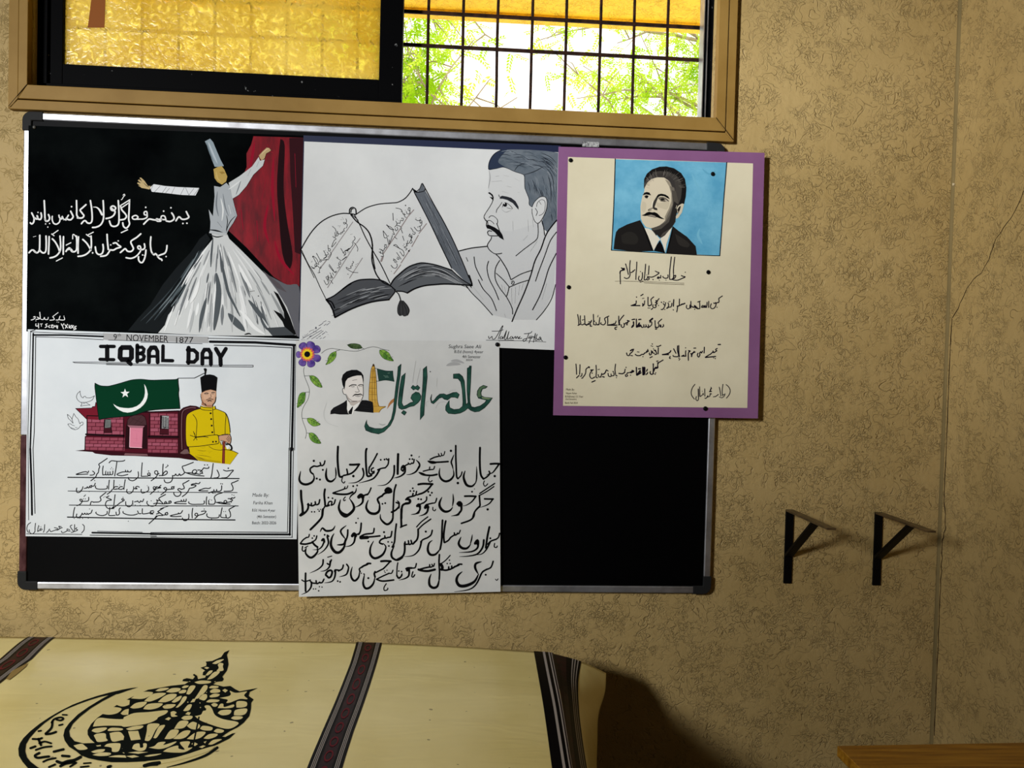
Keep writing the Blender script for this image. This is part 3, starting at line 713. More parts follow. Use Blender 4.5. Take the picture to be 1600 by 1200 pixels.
k.pen((84, 90, 94), 24, 't 820,290 840,420 870,560 900,680 950,780 1000,880; w16 t 760,180 745,330 740,440; w50 t 790,500 810,640 800,800 770,1000; w34 t 700,720 660,880 640,1000; w40 t 1080,740 1160,840 1250,960; w60 t 900,860 960,930 1040,1010; w36 t 1180,880 1240,980 1330,1030')
k.pen((205, 208, 209), 14, 't 1200,900 1260,990 1310,1040; t 1150,860 1200,960; t 950,880 930,960')
k.pen((236, 237, 236), 34, 't 1000,830 1050,880 1130,980 1220,1040; t 460,830 420,960; t 560,820 540,960; t 990,420 1050,540 1110,640; t 640,560 600,680 560,760')
k.fill((12, 13, 14), '1300,655 1340,680 1400,790 1450,900 1500,1045 1440,1050 1400,980 1380,930 1310,840 1300,825 1370,860 1400,905 1390,840 1340,730')
k.fill((70, 74, 78), '1230,985 1400,975 1490,1050 1290,1055')
k.pen((8, 8, 9), 12, 't 1040,655 1050,690; t 1090,660 1130,655; w9 1165,700; t 1040,1045 1080,1035 1100,1045')
k.crop(200, 170, 280)
k.fill((173, 178, 182), '770,690 825,700 880,662 905,690 935,800 950,860 975,955 940,1020 905,1070 885,1112 800,1095 735,1080 738,1010 722,900 760,960 768,860 775,780')
k.fill((204, 207, 207), '900,662 1000,600 1110,515 1168,432 1180,465 1222,455 1205,510 1120,590 1060,690 990,770 935,803 915,720')
k.pen((120, 126, 131), 9, 't 1010,640 990,700 965,770; t 1100,540 1070,600; t 1170,470 1150,520; w14 t 800,740 790,860 810,960; w10 t 850,760 870,880 900,960; t 935,880 960,950')
k.pen((226, 228, 227), 14, 't 900,720 930,700 1010,640; t 830,800 850,900 840,1000; t 900,860 920,940')
k.pen((30, 34, 36), 8, 't 965,955 920,1000 890,1060 880,1105; t 880,950 890,1010 878,1090; t 800,1010 840,1060; w12 t 725,1080 800,1090 880,1125; w10 t 720,1120 790,1145 850,1135')
k.fill((186, 190, 192), '735,1085 800,1098 885,1112 882,1128 800,1125 725,1110')
k.fill((150, 164, 172), '688,292 735,268 762,300 795,380 830,460 858,512 800,520 775,518 745,440 730,380')
k.pen((188, 198, 204), 16, 't 720,300 760,400 800,490'); k.pen((110, 124, 132), 12, 't 700,300 735,400 765,470')
k.fill((190, 160, 88), '765,540 800,522 838,512 862,545 888,605 878,650 840,678 800,655 775,620')
k.fill((158, 128, 62), '815,565 850,560 870,575 840,585'); k.pen((206, 178, 108), 12, 't 790,560 800,620 830,650')
k.fill((226, 228, 230), '198,705 232,674 330,690 450,700 640,708 605,775 480,770 350,755 215,742')
k.pen((10, 12, 13), 11, 't 225,685 205,730; t 290,690 235,748; t 345,700 305,755; t 372,712 330,760; t 420,700 388,765; t 505,705 470,770; t 515,705 545,770; t 590,712 545,772; t 640,705 590,772')
k.fill((196, 172, 124), '205,690 180,690 150,645 118,615 105,618 130,650 100,632 90,642 120,668 88,658 85,668 115,690 92,685 125,708 150,712 195,722')
k.pen((40, 34, 22), 5, 't 140,660 170,690 195,700; t 105,640 135,665')
k.fill((192, 166, 122), '1170,418 1200,385 1240,348 1262,352 1278,372 1262,385 1235,400 1220,445 1195,462 1178,440')
k.pen((230, 205, 160), 6, 't 1190,410 1235,365 1260,358'); k.pen((214, 30, 60), 6, 't 1255,345 1245,318; t 1270,380 1300,395')
k.build('painted_dervish', o1, 'white robed dancer with tall hat')
WH = (236, 236, 234)
k = Ink(p1, base=0.0003).crop(30, 170, 280)
k.pen(WH, 14, '''
1492,918 1505,945 1515,968 1490,984 1455,986 1432,966 1418,972 1400,1000; 1462,1024; 1498,1022;
1362,930 1378,955 1382,985 1350,1006 1315,1002; 1355,884; w12 1312,1000 1300,960 1272,958 1268,985 1300,990; 1290,914; w20 1270,985 1245,992 1228,985 1235,1000 1262,1000; 1228,995 1195,990 1170,985 1152,990 1112,1030;
1130,880; w12 1140,950 1118,944 1118,922 1138,918 1143,945 1140,970 1110,984 1085,985; w12 1085,985 1050,986 1020,985 1010,966 1040,952 1062,968 1045,985; 985,820 982,900 978,985 985,1030 958,1065 932,1050 925,1018; w10 912,1106 968,1080;
w10 902,866 988,812; w10 912,886 985,836; 905,868 918,905 945,935 958,962 940,985 905,992; 885,820 890,900 892,985 885,1032 855,1050 822,1042 806,1002; w7 928,772 938,762 944,774 934,782 920,806 912,812;
820,885 848,905 862,885 840,868 818,880 825,905 856,915 845,950 812,972 776,980;
750,820 754,900 752,985 728,1035 690,1056 655,1060; w18 e 740,945 715,900 690,880 660,878;
636,820 648,900 652,985 640,1018 612,1020 592,1000 575,1004 556,1026;
597,856 565,885 545,905 565,935 578,955 560,975 520,974; 512,820 514,900 515,950 532,974;
468,874; 460,915 475,945 482,965 462,990 435,988 422,975; w12 440,950 418,985 396,985 385,960 w12 378,985 360,970 355,950; w12 365,985 360,1010 335,1030 308,1022 295,990 296,960; w11 398,990; w11 418,994;
262,945 272,975 262,998 240,1004 230,985; 224,820 228,900 232,985 245,1004; w11 236,1028; w11 272,1024; w11 256,1056;
195,930 200,960 192,985 172,985 160,955; w11 168,925; 112,930 128,962 134,985 128,1015 112,1028 100,1018; 165,960 160,985 140,975''')
k.crop(30, 340, 280)
k.pen(WH, 14, '''
1320,250 1315,290 1300,318 1265,332 1238,345 1252,365 1270,372 1275,382; 1238,345 1218,322 1205,332 1192,322; 1176,172 1172,240 1180,300 1195,325; w12 1312,348;
1132,290 1128,330 1118,370 1100,400 1080,398 1066,375 1066,350; w12 1102,334; w9 1118,338;
1118,235 1122,268 1105,285 1080,285; w13 1080,285 1062,275 1060,258 1078,254 1086,275 1080,305 1045,345 1000,364 955,358;
1086,145 1048,178 1005,205 998,225 1012,255 1020,280 1000,302 968,300 948,278 930,290 904,312;
w12 885,208; 840,230 865,226 885,245 908,262 870,275 842,290 815,288; w12 818,244; 812,288 800,310 775,338 728,346; 785,150 788,210 796,285;
748,240 752,280 742,318 715,330 690,312 680,262; w14 656,315;
642,165 645,230 640,280 612,318 570,340 526,346; 568,195 600,225 625,262 640,292; w9 600,150 612,160 640,175; w9 612,156 662,130;
530,172 526,240 526,318; 512,165 515,230 512,285 495,304 470,302 452,272 432,282 418,302; w9 478,190 480,152 496,156 506,172; w9 420,246 462,224; w12 480,305 462,280 440,286;
396,170 394,250 394,328; 365,165 370,230 368,290 342,332 310,352 276,360; 296,190 322,218 345,258 362,302; w9 290,146 312,162; w9 300,148 348,114; w9 332,388 386,360;
268,170 266,240 262,325; 240,165 242,230 238,298 218,316 195,304 186,290; 184,158 184,230 180,292 160,314 138,304 128,290; 150,310 128,292 110,292 88,314''')
k.pen(WH, 7, '''400,880; 402,890 405,912 372,914 352,908; 365,880 352,912 330,914; w6 300,884 348,848; 300,884 315,908 298,914 275,916; w6 338,932; w6 352,934; 260,890 254,910 230,908 226,890 w6 216,910 195,908; 184,845 190,904; 160,888 182,902 150,910; 128,888 142,884 140,900 118,912 108,914; w6 150,922;
150,948 150,968 174,966; 172,945 174,985; w5 188,950 208,948; w5 198,950 198,972; 250,948 236,956 250,970 232,982; 272,962 262,975 275,982; 285,962 302,958 288,978 300,984; w6 308,985 312,962 322,975 332,962 336,985; 344,965 342,990;
376,948 385,964 400,946; 386,964 396,992; 408,956 432,984; 432,952 412,988; 446,960 446,985; 462,962 474,972 462,988 452,976 474,962; 486,964 476,978 492,990; 510,970 494,976 508,992 486,1002; w5 520,884; w5 585,878; w5 558,955; w14 t 125,172 150,166''')
k.split(o1, lambda x, y: ('verse_line', 0) if 300 < y < 357 and x < 305 else ('verse_line', 1) if 357 <= y < 420 and x < 290 else ('signature', 2) if 470 < y < 503 and x < 110 else ('credit_lettering', 3) if 503 <= y < 516 and x < 125 else None)
# ================================================================== poster: open book and thinking man
p2 = plane3((475, 221, -0.0002), (873, 238, -0.0002), (470, 530, -0.0002))
o2 = thing('poster', 'white ink poster of an open book and a moustached man in a shawl', 'poster', p2.at(670, 540))
WP = paper('white_chart_paper', (206, 207, 206), (220, 221, 219))
sheet([(475.4, 221), (876, 238.2), (869, 547), (468, 530.5)], p2, WP, o2)
p2b = Plane(p2.p - p2.n * 0.0006, p2.n); sheet([(474.2, 211.5), (876, 227.5), (869, 547), (467, 531)], p2b, paint((30, 38, 66), 0.5, 'navy_card', spec=0.2), o2, 'backing', 0.0002)
GRY = (96, 101, 108)
k = Ink(p2).crop(460, 210, 300)
k.fill(GRY, '990,452 1000,480 1030,478 1050,440 1065,408 1088,465 1250,740 1370,975 1455,1195 1480,1285 1330,1130 1300,1105')
for i in range(46):
    a = r_.uniform(0.04, 0.96); t0 = r_.uniform(0, .7); t1 = t0 + r_.uniform(.15, .3)
    q = [(1000 + 85 * a + (1310 + 160 * a - 1000 - 85 * a) * t, 480 + (1130 + 110 * a - 480) * t) for t in (t0, t1)]
    k.pen([(40, 42, 46), (150, 155, 160), (30, 32, 36)][i % 3], r_.uniform(3, 7), 't %f,%f %f,%f' % (q[0] + q[1]))
k.pen(K, 8, 'w9 50,965 130,830 210,740 300,685 390,660 455,660 512,668; w5 50,965 110,1080 165,1195; 520,662 600,612 700,582 800,572 860,566 920,535 960,490 985,450; w6 985,448 1000,478 1040,482 1088,464 1065,408 1045,450 1022,472; 998,482 1080,640 1150,780 1220,930 1310,1115; 1068,410 1160,580 1250,740 1330,900 1400,1060 1455,1195')
k.crop(460, 380, 300)
k.fill((78, 80, 84), '265,470 330,435 400,385 460,340 520,312 580,302 680,302 760,325 835,385 845,400 815,440 788,470 640,490 480,545 340,622 325,560 300,515')
k.fill((92, 95, 99), '800,345 830,300 870,262 940,205 1000,178 1060,165 1130,172 1200,188 1310,225 1430,322 1478,350 1280,340 1170,345 1080,355 1000,380 940,415 900,402 850,400')
for i in range(90):
    a = r_.uniform(.05, .95); t0 = r_.uniform(0, .75); t1 = min(1, t0 + r_.uniform(.12, .35))
    def pl_(t):
        if i % 2: return (300 + 520 * t, (480 + 110 * a) - (165 - 10 * a) * math.sin(min(t * 1.35, 1.57)) + (60 * (t - .6) if t > .6 else 0) * (1 - a) + 40 * a * (1 - t))
        return (830 + 40 * a + (620 - 40 * a) * t, 360 + 40 * a - (185 - 75 * a) * math.sin(min(3.14 * t * .93 + .25, 3.0)) + 0 * t)
    tm = (t0 + t1) / 2
    k.pen([(28, 28, 31), (150, 153, 156), (36, 37, 40), (176, 178, 180), (50, 52, 55)][i % 5], r_.uniform(3, 7), 't ' + ' '.join('%f,%f' % pl_(t) for t in (t0, tm, t1)))
k.pen(K, 10, '''265,470 330,438 400,385 460,340 520,312 580,302 680,302 760,325 840,390; ! w14 265,470 300,515 322,560 338,618; w13 338,618 480,545 640,490 788,470; w8 788,470 820,430 840,402;
w11 800,348 830,300 870,262 940,205 1000,178 1060,165 1130,172 1200,188 1310,225; w8 1310,225 1380,290 1430,325 1476,350; w12 1478,352 1280,340 1170,345 1080,355 1000,380 940,415; w10 940,415 900,402 850,400; w14 1455,270 1475,330 1478,352; w5 60,60 110,165 165,260 215,370 265,470; w12 400,385 440,355 470,338; w12 270,475 310,490 335,540''')
k.fill((58, 58, 60), '880,480 862,530 860,580 880,605 900,600 912,610 940,600 956,562 940,520 905,480', True)
k.pen(K, 8, '835,395 868,425 886,478; w4 885,490 875,560 885,600; w4 895,490 905,560 905,600; w4 900,490 930,550 935,595; w6 880,480 862,530 862,580 878,604; w6 905,480 940,520 956,562 942,600')
k.crop(460, 210, 300)
k.pen(K, 9, '458,655 462,622 486,608 510,624 514,665; w7 470,650 475,625 490,618; w10 470,670 520,728 580,770 622,820 645,890 650,955; w10 650,955 645,1040 660,1110 690,1180 740,1235 800,1260; w7 500,672 540,745 590,855 650,965 720,1085 795,1240; w7 610,800 640,860 652,930; w6 478,668 530,715; w7 648,960 660,1060 672,1120')
k.build('drawn_book', o2, 'open book with hatched page edges')
# verse on the two pages
k = Ink(p2).crop(470, 320, 150, 1200)
GL = (150, 144, 144)
k.pen(GL, 10, '650,215 470,470; 465,480 340,660; w14 330,680 240,795; 740,420 700,475; 690,480 410,920; 400,930 335,1035; 770,665 610,915')
k.pen(K, 7, '''505,185; 530,178; 520,160; 565,175 572,205 560,235 540,240 535,220 555,225 580,250 570,290; 470,262; 485,275; 490,262; 555,290 535,310 545,330 520,330 525,350 500,345 505,365 475,360 440,345; 395,270 430,300 440,335; 475,360 455,390 440,385 460,340 450,330; 425,345 430,400 415,410 400,395; 430,415 440,430 415,450 385,530 440,470; 455,495; 440,465; 405,565; 
340,505 345,560 350,580 370,570 365,550 340,545; 370,590 380,620 340,690; 330,590 345,620 300,630; 285,575 300,600 320,650 280,675 330,640; 310,570; 295,575; 195,605 225,660 245,700; 250,680 262,705 235,715 245,690; w9 270,690 330,685; 150,640 190,720 225,745 200,680 155,640 148,655; 190,730 200,770 175,765 180,740; 135,715; 140,705; 130,770 165,790 200,760 235,790; 215,850 240,845 230,830 250,770; w9 255,790; 140,790 175,800;
625,370; 640,365; 665,395 680,420 660,450 650,460 690,500 712,545 708,580; 640,470 650,500 600,560 545,580 620,540; w9 590,600; w9 605,590; 600,545 585,560 590,580 570,570; 500,545 540,610 560,625; 535,590 565,600 540,640; 525,600; w10 520,690 570,650; 445,660 475,680 510,700; 455,650 465,665; 490,705 500,740 475,745 480,720; 470,755 485,780 455,790; 355,745 400,810 420,840 440,830; 350,760 380,800 430,850 445,830; 395,850 410,880; 365,850 390,900 400,920; 370,890 385,900 375,920 360,905; 340,880 350,930 330,935 315,905 335,895; 290,945 310,985 325,1000 345,980 355,940; 340,900 335,960; 370,940 400,985;
650,705 660,720 640,740 645,760 620,770 630,790 600,800; w8 690,745; w8 710,735; 685,770; 600,800 570,780 575,800 620,830 660,845 715,848; 585,865 595,870''')
k.crop(580, 300, 110, 943)
k.pen((146, 134, 132), 13, '570,240 490,330; 485,340 400,470; 390,490 310,610; 300,620 160,830; w26 155,870 135,925; 740,425 640,555; 630,580 545,730; 520,770 400,950; 395,975 305,1095')
k.pen(K, 8, '''w16 460,180; 500,210 520,215 515,250 495,240 500,215; 520,250 515,290 480,290 470,260; 455,245; 330,215 400,235 430,300 460,300; 440,285 450,330 470,340; 400,240 415,260 400,265; w14 412,352; 430,350 425,385 395,380 385,420; 345,365; 370,385; w9 290,285 295,380; 385,420 345,420 350,450 380,455 410,490; 330,390 345,430 315,470; 345,470 355,500 330,520 320,490; 205,445 260,470 300,505; w10 210,440 250,490 300,510; 290,520 310,570 285,560; w12 228,588; 285,580 265,640 235,690 215,620; 160,520 175,610 215,600 160,520; 300,540 310,565; 240,640 250,690 225,700; 180,705 205,710 200,745 178,735 185,712; w9 175,760; 185,745 160,790 130,770; 110,765 150,780 155,815 130,820 125,790; 105,800 125,820; 150,820 165,860 130,860; 395,490 420,550; 310,600 345,630;
w9 600,350; w9 655,345; 590,365 630,385 665,365; 640,380 680,390 660,420 650,390; 680,410 670,450 640,460; w12 625,470; 650,460 660,510 620,520 575,470; 530,480 560,520; 555,530 590,545 575,570 555,555; 520,560 505,590 530,600 520,570; w9 530,605; 545,575 535,640 550,670 525,690; 550,600 510,680 490,690; 490,650 475,720; 420,590 440,650; w9 440,700; w9 430,720; 470,690 480,720 440,740 480,760 460,780; 300,710 340,735 420,780 440,820; 300,720 330,705 380,760; w22 505,790; 385,800 430,860 440,830; 340,810 380,870 400,900; 350,870 375,890 360,905 345,885; 300,890 315,940 335,940 320,905 295,915; w9 350,935; 270,985 295,1015 330,1020 350,985 340,960; 265,980 285,1010; w9 270,1062''')
k.split(o2, lambda x, y: ('page_lettering', 0 if x < 574 else 1))
# the man
k = Ink(p2).crop(700, 340, 200, 1091)
BD = (198, 199, 199)
k.fill(BD, '95,285 200,262 335,245 345,210 368,165 340,140 325,70 310,10 420,-60 760,-20 790,30 820,150 925,20 922,300 900,620 820,790 755,870 550,870 380,830 200,640 155,580 205,575')
k.crop(720, 215, 180)
HAIR = blotchy('grey_hair_wash', (88, 98, 108), (108, 116, 124), 30, 0.5)
k.fill((203, 204, 203), '390,445 480,430 580,410 650,430 870,515 890,690 950,930 990,965 990,1060 1060,1190 700,1300 380,1280 365,1160 320,1110 340,1050 445,870 380,770')
k.fill(HAIR, '385,385 400,320 440,255 490,210 560,173 700,165 850,167 1000,172 1180,185 1352,212 1340,700 1334,1165 1300,1180 1200,1310 1150,1270 1120,1180 1190,1000 1195,870 1160,825 1090,830 1020,900 990,965 950,930 945,850 900,730 888,690 885,560 870,515 740,470 650,430 580,410 480,435 400,450 384,430')
k.fill((44, 54, 74), '385,385 400,320 440,255 500,205 560,173 640,170 560,260 520,340 600,400 650,430 580,410 480,435 400,450 384,430', True)
for i in range(120):
    q = r_.random()
    if q < 0.45:
        s0 = r_.uniform(0, 1); y = 185 + 210 * r_.random(); x = 470 + 780 * s0; L3 = [(x, y + 60 * (s0 - .3)), (x + 90, y + 60 * (s0 - .3) - 14 + 30 * s0), (x + 170, y + 60 * (s0 - .3) + 10 + 60 * s0)]
        if L3[2][0] > 1335 or L3[1][1] < 180: continue
    else:
        x = 920 + 390 * r_.random(); y = 480 + 560 * r_.random()
        if x < 1190 and y > 780: continue
        L3 = [(x, y), (x + 25, y + 60), (x + 30, y + 130)]
        if L3[2][0] > 1330: continue
    k.pen([(52, 60, 70), (132, 140, 148), (66, 74, 84), (38, 44, 54), (118, 126, 134)][i % 5], r_.uniform(4, 9), 't ' + ' '.join('%f,%f' % z for z in L3))
k.pen((34, 38, 46), 9, 'w8 385,440 480,433 580,410 650,428 740,470 870,515 885,560 888,690 902,735 945,850 950,930 990,965; 385,440 385,385 402,320 440,255 490,208 560,173; t 745,460 800,390 900,350; t 880,515 1000,480 1100,430 1150,400; t 1110,250 1240,330 1320,420; t 1120,290 1240,380 1320,480; t 1130,330 1240,430 1310,540; t 1110,210 1240,270 1330,360; t 1150,400 1230,470 1280,590 1290,760; t 1210,520 1250,700 1250,900')
k.pen((230, 231, 231), 7, 't 1290,440 1330,510; t 1300,390 1338,440; t 1200,470 1240,520')
k.fill((206, 207, 206), '990,960 1020,900 1090,832 1160,822 1195,870 1192,980 1150,1090 1100,1170 1060,1190 1020,1150 992,1060', True)
k.pen(K, 9, '990,965 1020,900 1090,832 1160,822 1195,870 1192,980 1150,1090 1100,1170 1060,1190 1020,1150 992,1060 988,990; w7 1052,960 1065,905 1120,862 1170,895 1165,1010 1130,1065 1085,1082; w9 1035,985 1062,1032 1045,1085; w6 1090,890 1115,930')
k.pen((150, 150, 150), 7, 't 390,455 405,560 380,705; t 480,540 530,530; t 590,525 670,540; t 745,565 815,605; t 425,612 570,600; t 640,675 705,688; t 570,745 660,772; t 790,760 815,765')
k.fill(K, '375,770 400,758 440,790 456,830 450,880 425,850 395,822 440,832 420,800')
k.pen(K, 8, '445,860 430,910 390,980 340,1055 320,1105 335,1135 365,1160 375,1190 372,1215; 388,1112 415,1088 455,1092 500,1130 512,1165 500,1205; 365,1160 400,1150 440,1175 460,1200; 527,796 535,825')
k.fill((40, 42, 48), '540,850 545,822 575,808 640,820 700,838 760,885 800,960 800,1002 785,985 720,910 640,865 580,850')
k.pen(K, 7, '570,900 535,955 500,1000 492,1042; 580,965 590,925 615,905 650,918 690,950 718,985; w5 640,975 680,985 712,992; w52 614,934'); k.pen((220, 220, 220), 16, '605,918')
k.pen((160, 160, 160), 6, 't 560,990 620,1035 700,1010; t 560,960 580,990')
k.crop(700, 340, 200, 1091)
k.pen(K, 7, '''310,5 318,22 330,32 326,64; w6 415,50 430,90 442,122; 338,122 350,112 372,118; 336,124 340,140 358,155 428,156; 370,165 365,185 340,222 336,245 352,275 392,306 425,310 458,304; w6 765,50 768,130 755,185 700,230 640,275 578,326; 800,30 814,85 822,150;
w10 925,22 860,105 825,170 790,270 740,370 705,490 650,640 590,775 545,885; 925,122 870,200 822,330 780,440 745,542; w8 922,305 860,430 820,560 780,670 720,786; w6 916,570 882,690 822,790 752,872;
w8 410,316 440,345 500,440 535,528; 440,365 405,430 402,520 440,600 500,680 545,770 550,822; 410,475 470,530 520,590; 540,528 620,482 712,450; 520,594 600,560 682,534; 520,590 512,630 500,668; w6 540,545 556,540 564,555 552,570 540,560 552,550; w9 95,285 200,260 335,245; 222,335 235,420 292,535; 345,372 332,430 350,520 400,620 432,700; 258,530 300,610 370,690 412,792; 155,580 200,640 290,730 378,830; w5 155,340 168,372; w9 150,575 165,600''')
k.pen((165, 166, 167), 6, 't 455,570 465,620; t 480,590 490,640; t 540,600 545,740; t 575,590 570,730; t 610,575 600,660; t 640,560 625,620; t 215,590 300,700; t 550,30 555,110; t 680,20 684,120; t 720,10 726,80; t 640,195 680,150; t 700,290 760,200; t 480,820 490,850; t 395,795 415,800; t 800,700 840,560; t 760,480 810,350')
k.fill(K, '322,68 345,60 400,85 440,112 462,145 476,192 440,172 400,128 360,100 332,92')
k.build('drawn_man', o2, 'pensive man with swept hair and a shawl')
k = Ink(p2).crop(700, 340, 200, 1091)
k.pen(K, 6, '''345,1012 352,1032 375,1012 378,1034 400,1032 430,985 458,932 468,925 445,985 428,1034; w5 375,968 440,966 470,955; 455,1012 440,1030 460,1030 465,1012 470,1032 500,960 482,1032 500,1030 520,968 505,1032 520,1030; 540,1012 525,1030 545,1030 550,1014 556,1032 575,1012 578,1032 592,1012 598,1032 615,1012 600,1030 620,1030 628,1028;
650,990 700,985 715,970; 690,985 668,1040 645,1055 640,1040 670,1030; 700,1010 685,1028 705,1022 712,1008 690,1068; 712,1030 725,1012 738,1028 745,985 728,1062; 760,995 745,1045 765,1040 750,1025; 785,1015 770,1042 785,1040 790,1020 795,1042 805,1052; w4 325,1045 450,1046 560,1044; w4 430,1048 620,1050 835,1060''')
k.crop(470, 460, 90, 1271)
k.pen((30, 32, 60), 9, '40,970 260,850 440,730; 140,985 300,880 460,790; 235,985 370,900 495,805; w7 45,920 60,960 90,930; w7 80,900 120,900 160,860; w7 190,830 210,805 290,780; w14 320,760 335,720 345,755; w12 400,690 440,670; w10 445,665 480,640 490,620; w10 500,610 560,580; w7 600,600 640,600 635,640; w9 510,690 560,650; w9 570,680 620,640; w12 190,930 230,915; w8 270,840 300,820 350,830; w10 340,970 380,960; w10 390,940 440,910; w11 470,885 535,840; w9 545,815 580,840; w9 600,885; w9 420,980 460,960; w9 490,970 545,930')
k.split(o2, lambda x, y: ('signature', 0) if x > 650 else ('credit_lettering', 1))
# ================================================================== poster: IQBAL DAY
p3 = plane3((43, 515, -0.0012), (468, 530, -0.0012), (40, 838, -0.0012))
o3 = thing('poster', 'white poster titled IQBAL DAY with a green flag, brick house and seated man in yellow', 'poster', p3.at(252, 838))
sheet([(43.5, 514.5), (471, 529.5), (463.5, 842.5), (40, 837.8)], p3, paper('white_poster_paper', (205, 210, 213), (218, 222, 224)), o3)
k = Ink(p3).crop(30, 510, 220)
k.fill((168, 168, 168), '955,76 1600,96 2150,118 2150,190 1600,172 1000,156 955,150')
k.pen(K, 7, '! 130,58 115,600 100,1190 108,2200; w7 ! 130,62 500,78 955,88; w20 ! 158,98 500,98 955,115; w18 ! 160,80 148,700 132,1190 125,1390; w22 ! 125,1390 140,1800 146,2140; w7 ! 186,118 550,128 955,152; w9 ! 188,115 180,700 172,1190 158,1390 170,1800 180,2125; w10 ! 130,55 180,40')
k.crop(220, 510, 260)
k.pen(K, 7, '! 645,115 1100,122 1520,132; w24 ! 665,147 1100,154 1480,180; w8 ! 705,180 1200,192 1452,206; w7 ! 1452,206 1440,700 1428,1190; w22 ! 1472,182 1464,700 1452,1190; w6 ! 1490,170 1478,1190')
k.crop(240, 700, 230)
k.pen(K, 7, '! 1472,0 1464,500 1455,920; w20 ! 1492,0 1486,500 1480,945; w8 ! 1520,0 1512,500 1506,970; w9 ! -30,920 700,912 1458,918; w22 ! -30,936 700,938 1484,940; w7 ! -30,968 600,966 1510,972')
k.crop(30, 700, 220)
k.pen(K, 7, '! 890,945 1400,958; w20 ! 830,962 1500,975; w9 ! 805,990 1560,1002')
k.build('drawn_border', o3, 'triple black border lines')
k = Ink(p3, base=0.0003).crop(30, 510, 220)
k.text(K, '9', 1068, 152, 66); k.text(K, 'th', 1118, 112, 34); k.text(K, 'NOVEMBER', 1212, 164, 76, 2.0, sx=0.86)
k.crop(220, 510, 260); k.text(K, '1877', 322, 156, 56, 0.6, sx=1.15)
k.pen(K, 6, '! 0,152 250,156 590,166'); k.crop(30, 510, 220); k.pen(K, 6, '! 1015,155 1300,164 1640,174')
k.pen(K, 40, '! 925,228 1080,228; w50 ! 1000,228 1000,378; w38 ! 918,374 1076,378; w56 ! c 1150,262 1172,240 1258,240 1276,262 1276,352 1256,376 1166,376 1146,352; w48 ! 1225,385 1268,428; w44 ! 1342,215 1342,400; w38 ! 1342,238 1395,236 1418,258 1412,290 1380,304 1345,304; w40 ! 1345,308 1400,312 1420,340 1412,372 1385,386 1342,386; w42 ! 1472,404 1472,275 1498,238 1545,236')
k.crop(220, 510, 260)
k.pen(K, 38, '! 78,345 80,245 100,208 142,206 160,240 162,345; w28 ! 85,288 160,288; w34 ! 214,188 212,328 306,330; w40 ! 460,205 458,350; w36 ! 450,226 510,228 542,258 542,312 512,342 450,342; w38 ! 592,362 592,258 612,224 652,224 672,258 674,365; w28 ! 600,302 672,302; w40 ! 722,215 765,290 768,368; w38 ! 818,215 772,290')
k.pen(K, 6, '! -330,356 0,362 600,374 1080,374; ! -330,368 300,380 600,386 1080,390; ! 1080,374 1080,390'); k.crop(30, 510, 220); k.pen(K, 6, '! 610,405 900,406 1220,410; ! 610,405 630,414 1000,425 1240,428')
k.build('title_lettering', o3, 'IQBAL DAY in heavy black capitals')
# ---- flag, house, birds
k = Ink(p3, base=0.0004).crop(90, 570, 200, 1500)
BRK = (140, 66, 82); DK = (52, 12, 22)
k.fill((74, 14, 28), '345,600 480,600 1000,545 1425,545 1425,1085 900,1065 560,1040 320,1000 325,840 348,820')
rows_u = [(585, 812, 350, 770), (845, 1000, 325, 790)]; rows_r = [(565, 828, 1085, 1410), (868, 1030, 1055, 1410)]
k.up()
for (y0, y1, xa, xb) in rows_u + rows_r:
    nr = max(3, round((y1 - y0) / 43)); hh = (y1 - y0) / nr
    for rI in range(nr):
        x = xa - (45 if rI % 2 else 0)
        while x < xb - 8:
            xe = min(x + 96, xb); xs0 = max(x, xa)
            if xe - xs0 > 10:
                dy = 0.02 * (x - xa)
                k.fill(BRK if (rI + int(x)) % 3 else (154, 80, 98), [(xs0 + 4, y0 + rI * hh + 4 + dy), (xe - 3, y0 + rI * hh + 4 + dy), (xe - 3, y0 + (rI + 1) * hh - 3 + dy), (xs0 + 4, y0 + (rI + 1) * hh - 3 + dy)], up=False)
            x += 96
k.up()
k.fill((112, 24, 40), '212,512 400,506 412,490 445,490 450,440 470,440 475,645 340,636')
k.pen(K, 7, '! 212,512 340,636; ! 212,512 400,506 412,490 440,488 448,440')
k.fill(DK, '205,1006 322,994 900,1030 1420,1035 1420,1092 900,1068 630,1062 440,1040 410,1022')
k.fill((120, 84, 88), '790,1036 1050,1046 1060,1066 780,1060')
k.pen((28, 8, 14), 24, '! 335,815 560,826 775,832; ! 1065,842 1410,846; w10 ! 345,600 345,815; w10 ! 325,840 320,1000; w10 ! 1418,545 1418,1080; w12 ! 345,596 480,600; w14 ! 990,556 1420,540; w9 ! 775,630 775,1000; w9 ! 1078,570 1075,840')
k.fill((36, 10, 16), '820,640 850,605 900,588 990,584 1025,605 1042,650 1052,720 1052,985 792,985 800,730')
k.fill((70, 44, 48), '822,650 850,612 905,592 985,590 1020,612 1036,655 1040,705 820,705'); k.pen((40, 16, 22), 10, 't 840,690 900,620; t 900,700 980,610; t 960,700 1020,640; t 860,620 1010,690')
k.fill((150, 100, 112), '818,708 1022,716 1000,742 848,738'); k.fill((208, 124, 146), '848,738 1000,742 988,972 842,966')
k.pen((186, 100, 126), 8, 't 870,760 960,780; t 880,860 950,870; t 880,915 960,920; t 930,800 925,900'); k.pen((236, 190, 200), 6, '! 850,740 844,966; ! 846,966 988,972')
k.fill((30, 10, 16), '545,640 625,636 640,800 540,800'); k.fill((120, 124, 122), '562,642 625,638 622,735 556,738'); k.fill((60, 16, 26), '550,742 622,740 628,796 545,796')
